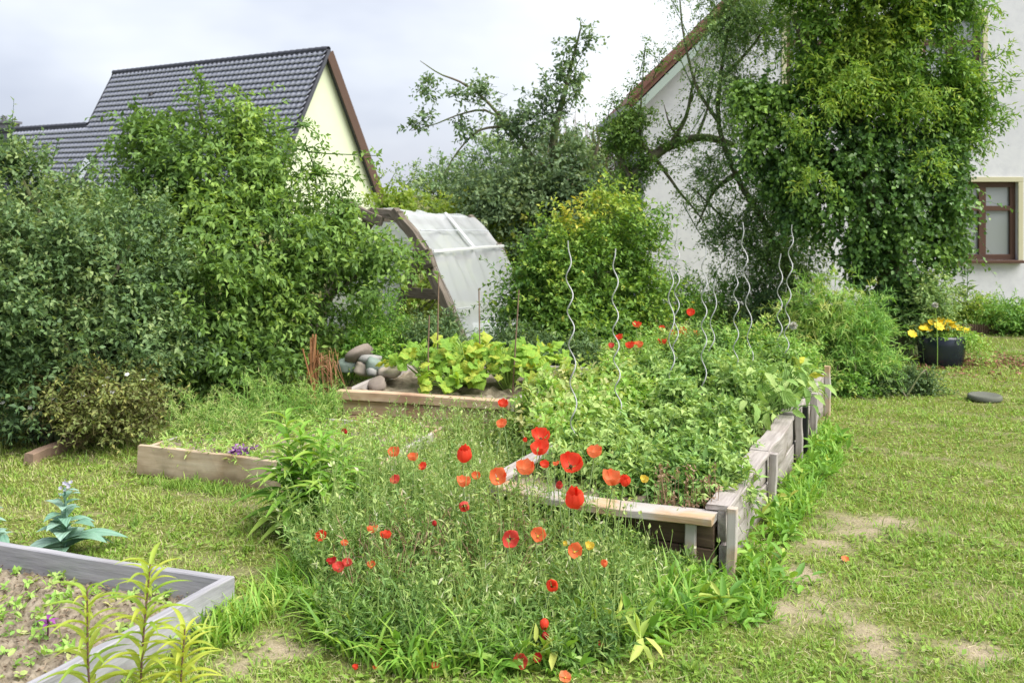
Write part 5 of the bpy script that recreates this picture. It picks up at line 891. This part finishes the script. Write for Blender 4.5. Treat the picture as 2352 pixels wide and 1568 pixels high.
for p in [(1071, 1051, 52, 'r', 'c', 4.1, 'large deep red cupped poppy standing alone above the patch', (.5, -.3, 1)), (1311, 1071, 62, 'r', 'm', 4.0, 'largest open bright red poppy with dark centre', (.05, -.75, .9)), (1323, 1153, 66, 'r', 'c', 3.85, 'big bright red cupped poppy in front of the sagging board', (.3, -.4, 1)),
          (1242, 1008, 50, 'r', 'm', 4.4, 'red poppy, upper of two stacked above each other', None), (1240, 1039, 54, 'r', 'm', 4.25, 'red poppy, lower of two stacked above each other', None), (1206, 1012, 16, 'r', 'c', 4.4, 'small red bud left of the stacked pair', None),
          (1206, 1084, 54, 'o', 'm', 4.1, 'flat orange poppy in front of the left rail', (-.1, -.3, 1)), (1143, 1100, 50, 'o', 'm', 4.05, 'orange poppy with folded petal, left of the flat orange one', (.2, -.8, .7)), (1066, 1113, 40, 'o', 'm', 4.05, 'salmon orange poppy below the lone deep red one', None), (1093, 1096, 26, 'o', 'm', 4.2, 'small orange poppy right above the salmon one', None),
          (1366, 1046, 44, 'o', 'm', 4.3, 'orange red poppy right of the largest one', None), (1405, 1107, 54, 'o', 'm', 4.0, 'orange poppy overlapping a red one near the bed', (-.2, -.3, 1)), (1437, 1108, 36, 'r', 'c', 3.98, 'red poppy touching the orange one near the bed', None), (1250, 1071, 26, 'r', 'm', 4.2, 'small orange red poppy below the stacked pair', None), (1277, 1068, 18, 'o', 'm', 4.25, 'tiny orange poppy left of the largest one', None),
          (1285, 1117, 24, 'p', 'c', 4.0, 'closed pinkish poppy bud between the two big reds', None), (1156, 932, 30, 'r', 'm', 5.3, 'red poppy before the right end of the pine boards', None), (1152, 978, 30, 'o', 'm', 4.9, 'orange red poppy under the pine bed corner', None), (792, 994, 22, 'd', 'c', 5.1, 'dark red poppy over the left bed', None),
          (904, 1044, 34, 'o', 'm', 4.6, 'orange red poppy, leftmost of a loose trio', None), (948, 1055, 30, 'o', 'm', 4.5, 'orange poppy, middle of a loose trio', None), (970, 1075, 24, 'r', 'm', 4.4, 'small red poppy, right of a loose trio', None), (907, 1106, 28, 'p', 'm', 4.3, 'faded pink red poppy under the loose trio', None), (1063, 1162, 36, 'p', 'c', 3.9, 'drooping pinkish poppy in the patch centre', (-.3, -.8, .1)), (999, 1205, 18, 'd', 'c', 3.8, 'tiny dark red bud in the dry stalks', None),
          (737, 1233, 32, 'r', 'm', 3.95, 'red poppy furthest left on the patch edge', (-.2, -.8, .6)), (856, 1221, 30, 'o', 'm', 3.85, 'orange red poppy, left of a close pair', None), (886, 1234, 32, 'r', 'm', 3.8, 'red poppy, right of a close pair', None), (792, 1251, 22, 'o', 'm', 3.85, 'small faded orange poppy left of the close pair', None),
          (1171, 1237, 48, 'p', 'm', 3.7, 'round pink rimmed double poppy facing the camera', (.05, -1, .35)), (1236, 1231, 42, 'o', 'm', 3.7, 'tilted orange red poppy right of the pink rimmed one', (.5, -.8, .7)), (1319, 1267, 42, 'o', 'm', 3.65, 'orange poppy with dark centre beside a yellow flower', (0, -.9, .6)), (1387, 1297, 22, 'o', 'c', 3.65, 'small orange bud right of the yellow flower', None), (1267, 1346, 40, 'r', 'c', 3.55, 'lone deep red poppy low in the front foliage', (0, -.8, .6))]:
    poppy(*p[:7], face=p[7], group=gA)
for p in [(762, 1293, 26, 'd', 'm', 3.7, 'purplish red spent poppy at the left of the low cluster', None), (778, 1308, 34, 'p', 'm', 3.68, 'pink spent poppy in the middle of the low cluster', None), (799, 1296, 28, 'p', 'm', 3.7, 'red spent poppy at the right of the low cluster', None), (853, 1300, 22, 'o', 'm', 3.7, 'faded orange poppy right of the low cluster', None), (1250, 1425, 32, 'r', 'c', 3.42, 'crumpled red poppy hanging at the front', (.2, -.5, -.6)), (1252, 1455, 22, 'd', 'c', 3.4, 'torn dark red petal remains under the crumpled one', (.3, -.8, -.3)),
          (1194, 1521, 42, 'p', 'm', 3.3, 'magenta red poppy lying at the bottom edge', (-.1, -.8, .6)), (1234, 1514, 26, 'd', 'm', 3.31, 'small crimson poppy right of the lying one', None), (877, 1498, 20, 'o', 'm', 3.4, 'small orange poppy fallen on the left grass', None), (816, 1540, 18, 'r', 'm', 3.3, 'fallen red poppy nearest the lower left', None), (862, 1539, 14, 'o', 'm', 3.3, 'fallen orange poppy head right of the nearest red', None), (1000, 1533, 24, 'o', 'm', 3.3, 'orange poppy head at the bottom left of centre', None), (996, 1456, 12, 'o', 'm', 3.4, 'tiny orange poppy among the front blades', None), (1380, 1482, 16, 'p', 'm', 3.4, 'faint pinkish poppy in the right front blades', None), (1298, 1559, 28, 'o', 'f', 3.24, 'orange poppy head cut by the bottom edge', None), (1941, 1288, 18, 'o', 'f', 4.28, 'single orange petal flower lying on the right lawn', None)]:
    poppy(*p[:7], face=p[7], group=gL, lying=p[1] > 1480)
for p in [(1355, 1258, 26, 'y', 'm', 3.66, 'pale yellow flower right of the orange poppy', None), (1298, 1250, 13, 'y', 'm', 3.7, 'tiny yellow flower left of the orange poppy', None), (1480, 1105, 24, 'y', 'm', 4.3, 'yellow flower over the front board of the bed', None)]: poppy(*p[:7], 'yellow flower', p[7])
for p in [(1464, 750, 26, 'r', 'm', 7.6, 'far red poppy highest on the left'), (1586, 722, 24, 'r', 'm', 7.6, 'topmost far poppy before the white wall'), (1520, 757, 18, 'r', 'm', 7.6, 'small far poppy left of the third stake'), (1568, 764, 24, 'r', 'm', 7.5, 'far poppy, left one of a touching pair'), (1581, 775, 20, 'd', 'm', 7.45, 'far poppy, lower right one of a touching pair'), (1603, 769, 24, 'o', 'm', 7.5, 'far orange red poppy right of the touching pair'), (1521, 789, 26, 'r', 'm', 7.2, 'far poppy lowest beside the third stake'), (1544, 766, 16, 'o', 'm', 7.5, 'small far poppy behind the third stake'), (1422, 778, 22, 'r', 'm', 7.4, 'far poppy on the second stake'), (1447, 797, 26, 'r', 'm', 7.2, 'wide far poppy, left of a merged couple'), (1467, 796, 26, 'o', 'm', 7.2, 'wide far poppy, right of a merged couple'), (1404, 797, 18, 'p', 'm', 7.3, 'far pinkish poppy furthest left'), (1626, 777, 18, 'o', 'm', 7.4, 'far poppy furthest right before the fifth stake')]:
    poppy(*p, group=gF, zb=.1)

# ------------------------------------------------------------------ wild flower patch, weeds and lawn
def hgt(P, poly_back, lo, hi): return lo + (hi - lo) * np.clip((P[:, 1] - 3.3) / .9, 0, 1)
MA = gp([(700, 1275), (730, 1420), (790, 1500), (980, 1535), (1300, 1540), (1430, 1515), (1530, 1440), (1600, 1370), (1620, 1310), (1480, 1290), (1100, 1242), (860, 1170), (740, 1210)])
MBp = gp([(830, 1190), (1080, 1240), (1170, 1110), (1330, 1020), (1190, 1020), (850, 1020), (690, 1120)])
cl = Cloud()
n = 3000; P2 = in_poly_points(MA, n); H_ = hgt(P2, 0, .15, .44) * ru(.45, 1.1, n) * (1 - .72 * np.clip((P2[:, 0] - .25) / .35, 0, 1)); O = np.c_[P2, np.zeros(n)]; P2 = P2[np.argsort(-snoise(P2, 8, 52) + rn(n) * .8)[:int(n * .78)]]; n = len(P2); H_ = H_[:n] * 0 + hgt(P2, 0, .15, .44) * ru(.45, 1.1, n) * (1 - .72 * np.clip((P2[:, 0] - .25) / .35, 0, 1)) * (1 + .28 * snoise(P2, 8, 52)); O = np.c_[P2, np.zeros(n)]; tint = np.clip(.42 + .26 * snoise(P2, 4.0, 51) + rn(n) * .14, 0, .9)
dry = np.exp(-(((P2[:, 0] + .45) / .2) ** 2 + ((P2[:, 1] - 4.0) / .35) ** 2)); tint = np.clip(tint + dry * .4 * ru(0, 1, n), 0, 1)
shoots(cl, O, UP + rn(n, 3) * .3, H_, 17, 'leaf', .034, .0085, tint, droop=.15, t0=.15, ang=.85, hang=0, jit=.45, flat=.4, taper=.1, stem=(cl, .0014), stemtint=.5)
n = 700; P2 = in_poly_points(MA, n); H_ = hgt(P2, 0, .18, .5) * ru(.5, 1.05, n) * (1 - .7 * np.clip((P2[:, 0] - .25) / .35, 0, 1)); shoots(cl, np.c_[P2, np.zeros(n)], UP + rn(n, 3) * .3, H_, 14, 'needle', .05, .006, .5 + rn(n) * .14, droop=.2, t0=.3, ang=.8, hang=.0, jit=.4)
n = 1500; P2 = in_poly_points(MA, n); P2 = P2[np.argsort(-snoise(P2, 9, 57) + rn(n) * .5)[:1050]]; n = 1050; H_ = hgt(P2, 0, .10, .30) * ru(.5, 1.05, n) * (1 - .5 * np.clip((P2[:, 0] - .25) / .35, 0, 1)); shoots(cl, np.c_[P2, np.zeros(n)], UP + rn(n, 3) * .4, H_, 9, 'leaf', .06, .022, .38 + rn(n) * .12, droop=.2, t0=.2, ang=.9, hang=.1)
n = 1800; P2 = in_poly_points(MBp, n); H_ = ru(.12, .40, n) * (.7 + .3 * (snoise(P2, 4, 5) > 0)); shoots(cl, np.c_[P2, np.zeros(n)], UP + rn(n, 3) * .3, H_, 13, 'leaf', .04, .010, .58 + rn(n) * .14, droop=.15, t0=.1, ang=.75, hang=0, jit=.4, flat=.4, stem=(cl, .0014), stemtint=.6)
# buds and seed pods on fine stems
n = 300; P2 = in_poly_points(MA, n); H_ = hgt(P2, 0, .22, .52) * ru(.7, 1.1, n) * (1 - .6 * np.clip((P2[:, 0] - .3) / .35, 0, 1)); B0 = np.c_[P2, np.zeros(n)]; T0 = B0 + np.c_[rn(n) * .05, rn(n) * .05, H_]; cl.stems(np.stack([B0, (B0 + T0) / 2 + rn(n, 3) * .015, T0], 1), .0018, .0013, .6)
cl.leaves(T0, UP + rn(n, 3) * .4, rn(n, 3), ru(.014, .026, n), .012, 'leaf', .7 + rn(n) * .15); cl.leaves(T0, UP + rn(n, 3) * .4, rn(n, 3), ru(.014, .026, n), .012, 'leaf', .75 + rn(n) * .15)
stuff(tag(link('wildflower_foliage', cl.mesh('meadow', L_meadow)), 'fine grey green foliage and stems of the foreground poppy patch', 'foliage'))
cl = Cloud(); n = 300; c_ = np.array([(-.50, 3.95), (-.48, 3.8), (-.36, 3.9), (-.15, 3.9), (-.30, 4.05), (.0, 4.1)])[rng.integers(0, 6, n)]; P2 = c_ + rn(n, 2) * [.08, .08]; H_ = ru(.08, .32, n); B0 = np.c_[P2, np.zeros(n)]; T0 = B0 + np.c_[rn(n) * .10, rn(n) * .08, H_]; M0 = (B0 + T0) / 2 + np.c_[rn(n) * .012, rn(n) * .012, .06 * H_]
cl.stems(np.stack([B0, M0, T0], 1), .0022, .0014, ru(.1, .9, n)); cl.leaves(T0, rn(n, 3) + UP * .2, rn(n, 3), ru(.02, .05, n), .006, 'needle', ru(.2, 1, n))
n = 60; P2 = in_poly_points(gp([(1480, 1290), (1640, 1310), (1650, 1295), (1500, 1275)]), n); B0 = np.c_[P2, np.zeros(n)]; T0 = B0 + np.c_[rn(n) * .03, rn(n) * .02, ru(.2, .42, n)]; cl.stems(np.stack([B0, (B0 + T0) / 2 + rn(n, 3) * .008, T0], 1), .0018, .0012, ru(.2, .8, n))
for _ in range(6): cl.leaves(T0 + rn(n, 3) * .006, rn(n, 3) + UP * .6, rn(n, 3), ru(.012, .024, n), .009, 'leaf', ru(.3, .9, n))
stuff(tag(link('dry_stalks', cl.mesh('dry', L_dry)), 'brown dry stalks and seed heads standing in the poppy patch', 'dry stalks'))
def tufts(name, lab, poly, n, hl, wd, mat, tb=.45, lean=.5, spread=.05, per=9):
    c_ = Cloud(); k_ = n // per; P2 = in_poly_points(poly, k_ * 2); P2 = P2[np.argsort(-snoise(P2, 6.5, len(name)) + rn(len(P2)) * .35)[:k_]]; P3 = np.repeat(P2, per, 0) + rn(k_ * per, 2) * spread * .4; m_ = len(P3); sc = np.repeat(ru(.6, 1.25, k_), per)
    A = np.c_[rn(m_, 2) * lean, np.ones(m_)]; c_.leaves(np.c_[P3, np.zeros(m_) - .005], A, np.c_[-A[:, :2] * 1.2, np.full(m_, .4)] + rn(m_, 3) * .2, ru(*hl, m_) * sc, wd * ru(.6, 1.3, m_), 'arch', tb + rn(m_) * .12 + np.repeat(rn(k_) * .1, per))
    return stuff(tag(link(name, c_.mesh(name, mat)), lab, 'grass'))
tufts('lush_grass', 'long lush green blades along the front of the poppy patch', gp([(700, 1330), (720, 1440), (800, 1530), (1000, 1555), (1400, 1545), (1500, 1490), (1680, 1420), (1700, 1340), (1600, 1330), (1350, 1440), (1000, 1440), (850, 1400)]), 2800, (.05, .2), .010, L_weed, .48, .8)
tufts('bed_foot_grass', 'tufts of green weeds along the right foot of the long bed', gp([(1690, 1330), (1700, 1440), (1790, 1420), (1800, 1260), (1880, 1130), (1960, 1020), (1890, 985), (1820, 1110)]), 2000, (.04, .14), .009, L_weed, .45, .75)
tufts('plank_foot_grass', 'grass clumps beside the corner of the silver grey bed', gp([(530, 1400), (440, 1460), (480, 1500), (560, 1450), (720, 1380), (700, 1300), (620, 1360)]), 1300, (.05, .15), .008, L_weed, .55, .6)
tufts('left_bed_grass', 'darker grass fringe at the foot of the pale board', gp([(300, 1080), (310, 1112), (480, 1140), (640, 1165), (640, 1145), (480, 1115), (325, 1092)]), 800, (.03, .08), .005, L_lawn, .3, .5)
tufts('hedge_foot_grass', 'ragged grass at the foot of the left hedge', gp([(-60, 1070), (200, 1010), (400, 985), (700, 930), (700, 900), (380, 950), (150, 985), (-60, 1010)]), 2600, (.06, .22), .008, L_rose, .55, .5)
tufts('back_grass', 'tall grass behind the pine bed and stones', gp([(700, 900), (800, 880), (1000, 850), (1300, 870), (1500, 850), (1900, 850), (1900, 800), (1400, 800), (1000, 800), (760, 850)]), 3200, (.12, .34), .009, L_willowy, .5, .35)
tufts('front_board_grass', 'upright blades in front of the dark front board', gp([(1440, 1290), (1660, 1320), (1670, 1290), (1450, 1265)]), 240, (.08, .2), .009, L_weed, .45, .4)
# broad weeds near the bed corner
wc = Cloud(); n = 110; P2 = in_poly_points(gp([(1560, 1420), (1700, 1450), (1800, 1330), (1830, 1180), (1960, 1010), (1880, 1010), (1740, 1240), (1680, 1330)]), n)
shoots(wc, np.c_[P2, np.zeros(n)], UP + rn(n, 3) * .5, ru(.04, .19, n), 6, 'oval', .085, .03, .38 + rn(n) * .15, droop=.3, ang=1.0, hang=.1)
n = 90; P2 = in_poly_points(gp([(760, 1400), (820, 1500), (1100, 1540), (1400, 1530), (1600, 1450), (1680, 1380), (1500, 1380), (1200, 1440), (950, 1420)]), n)
shoots(wc, np.c_[P2, np.zeros(n)], UP * .7 + rn(n, 3) * .5, ru(.06, .16, n), 6, 'oval', .13, .04, .45 + rn(n) * .15, droop=.3, ang=.9, hang=.1)
stuff(tag(link('broad_weeds', wc.mesh('weeds', L_weed)), 'broad leaved weeds along the patch front and the bed corner', 'weeds'))
# sprouts in the soil beds
sp = Cloud(); n = 420; P2 = in_poly_points([Q0, Q2, Q3, Q1], n); shoots(sp, np.c_[P2, np.full(n, .045)], UP + rn(n, 3) * .7, ru(.02, .06, n), 6, 'oval', .035, .02, .55 + rn(n) * .15, droop=.3, ang=1.1)
n = 800; P2 = in_poly_points([J0, J1, J2, J3], n); shoots(sp, np.c_[P2, np.full(n, .13)], UP + rn(n, 3) * .5, ru(.03, .15, n), 7, 'leaf', .045, .012, .6 + rn(n) * .15, droop=.3, ang=.9)
n = 160; P2 = in_poly_points([MR0, MR1, ML1, ML0], n); shoots(sp, np.c_[P2, np.full(n, .2)], UP + rn(n, 3) * .6, ru(.03, .14, n), 7, 'leaf', .045, .02, .55 + rn(n) * .15, droop=.3, ang=.9)
n = 2600; P2 = in_poly_points([Q0, Q2, Q3, Q1], n); db = Cloud(); db.leaves(np.c_[P2, ru(.05, .062, n)], np.c_[rn(n, 2), rn(n) * .25], UP + rn(n, 3) * .5, ru(.008, .03, n), ru(.003, .009, n), 'leaf', ru(0, .8, n))
stuff(tag(link('soil_crumbs', db.mesh('crumbs', leaf_mat('soil_crumb', [(.05, .035, .018), (.10, .075, .035), (.17, .14, .07)], 0, .95))), 'dry crumbs and plant scraps on the soil of the silver grey bed', 'soil'))
stuff(tag(link('seedlings', sp.mesh('seedlings', L_fresh)), 'small green sprouts scattered over the soil of the beds', 'seedlings'))
# lawn blades: density falls where the soil is bare
lw2 = Cloud()
def lawn(n, Y0, Y1, hl, wd, tpl='blade'):
    Y_ = Y0 * (Y1 / Y0) ** ru(0, 1, n); X_ = ru(-.56, .56, n) * Y_; P = np.c_[X_, Y_]
    k_ = ru(0, 1, n) > bare(P) * .97
    for bd in BEDS: k_ &= ~inpoly(P, bd)
    P = P[k_]; m_ = len(P); z_ = relief(P); cl_ = snoise(P, 3.4, 61); f = snoise(P, 13, 62)
    A = np.c_[rn(m_, 2) * .55, np.full(m_, .75)]; hs = np.clip(1 + .35 * cl_ + .35 * f, .45, 1.8)
    tint = np.clip(.50 + .15 * snoise(P, 1.5, 63) + .10 * f + rn(m_) * .13 + (P[:, 0] < -.3) * .08, 0, .88) ; dryk = ru(0, 1, m_) < (.10 + .12 * (P[:, 0] < -.2)); tint = np.where(dryk, ru(.85, 1, m_), tint)
    lw2.leaves(np.c_[P, z_ - .004], A, np.c_[-A[:, :2], np.full(m_, .5)] + rn(m_, 3) * .2, ru(*hl, m_) * hs * (.8 + .1 * P[:, 1] / 3), wd * (P[:, 1] / 3.5) ** .8 * ru(.6, 1.3, m_), tpl, tint)
lawn(260000, 3.0, 11.5, (.014, .040), .0036)
n = 16000; Y_ = 3.0 * (9 / 3.0) ** ru(0, 1, n); P = np.c_[ru(-.56, .56, n) * Y_, Y_]; k_ = (ru(0, 1, n) > bare(P)) & (snoise(P, 5, 71) > -.1)
for bd in BEDS: k_ &= ~inpoly(P, bd)
P = P[k_]; m_ = len(P); lw2.leaves(np.c_[P, relief(P) + ru(.003, .018, m_)], np.c_[rn(m_, 2), ru(-.1, .5, m_)], UP + rn(m_, 3) * .35, ru(.018, .038, m_), ru(.010, .02, m_), 'leaf', .48 + rn(m_) * .12 + .1 * snoise(P, 2, 72))
n = 14000; Y_ = 3.0 * (8 / 3.0) ** ru(0, 1, n); P = np.c_[ru(-.56, .56, n) * Y_, Y_]; k_ = np.ones(n, bool)
for bd in BEDS: k_ &= ~inpoly(P, bd)
P = P[k_]; m_ = len(P); lw2.leaves(np.c_[P, relief(P) + ru(.006, .024, m_)], np.c_[rn(m_, 2), rn(m_) * .15], UP + rn(m_, 3) * .4, ru(.02, .06, m_), ru(.0018, .0035, m_), 'needle', ru(.86, 1, m_))
for sd, nn_, hh in ((81, 9000, (.03, .075)), (82, 5000, (.02, .05))):       # clumps of coarser grass
    nt_ = nn_ // 14; Y_ = 3.0 * (9 / 3.0) ** ru(0, 1, nt_ * 2); P = np.c_[ru(-.56, .56, nt_ * 2) * Y_, Y_]; k_ = bare(P) < .75
    for bd in BEDS: k_ &= ~inpoly(P, bd)
    P = P[k_]; P = P[np.argsort(-snoise(P, 3, sd) + rn(len(P)) * .5)[:nt_]]; P = np.repeat(P, 14, 0) + rn(len(P) * 14, 2) * .022; m_ = len(P); A = np.c_[rn(m_, 2) * .7, np.full(m_, .8)]
    lw2.leaves(np.c_[P, relief(P)], A, np.c_[-A[:, :2], np.full(m_, .5)] + rn(m_, 3) * .2, ru(*hh, m_), .0055 * ru(.6, 1.3, m_), 'blade', np.clip(.36 + rn(m_) * .13, 0, .8))
stuff(tag(link('lawn_grass', lw2.mesh('lawn', L_lawn)), 'short yellowish green lawn grass with worn patches', 'grass'))
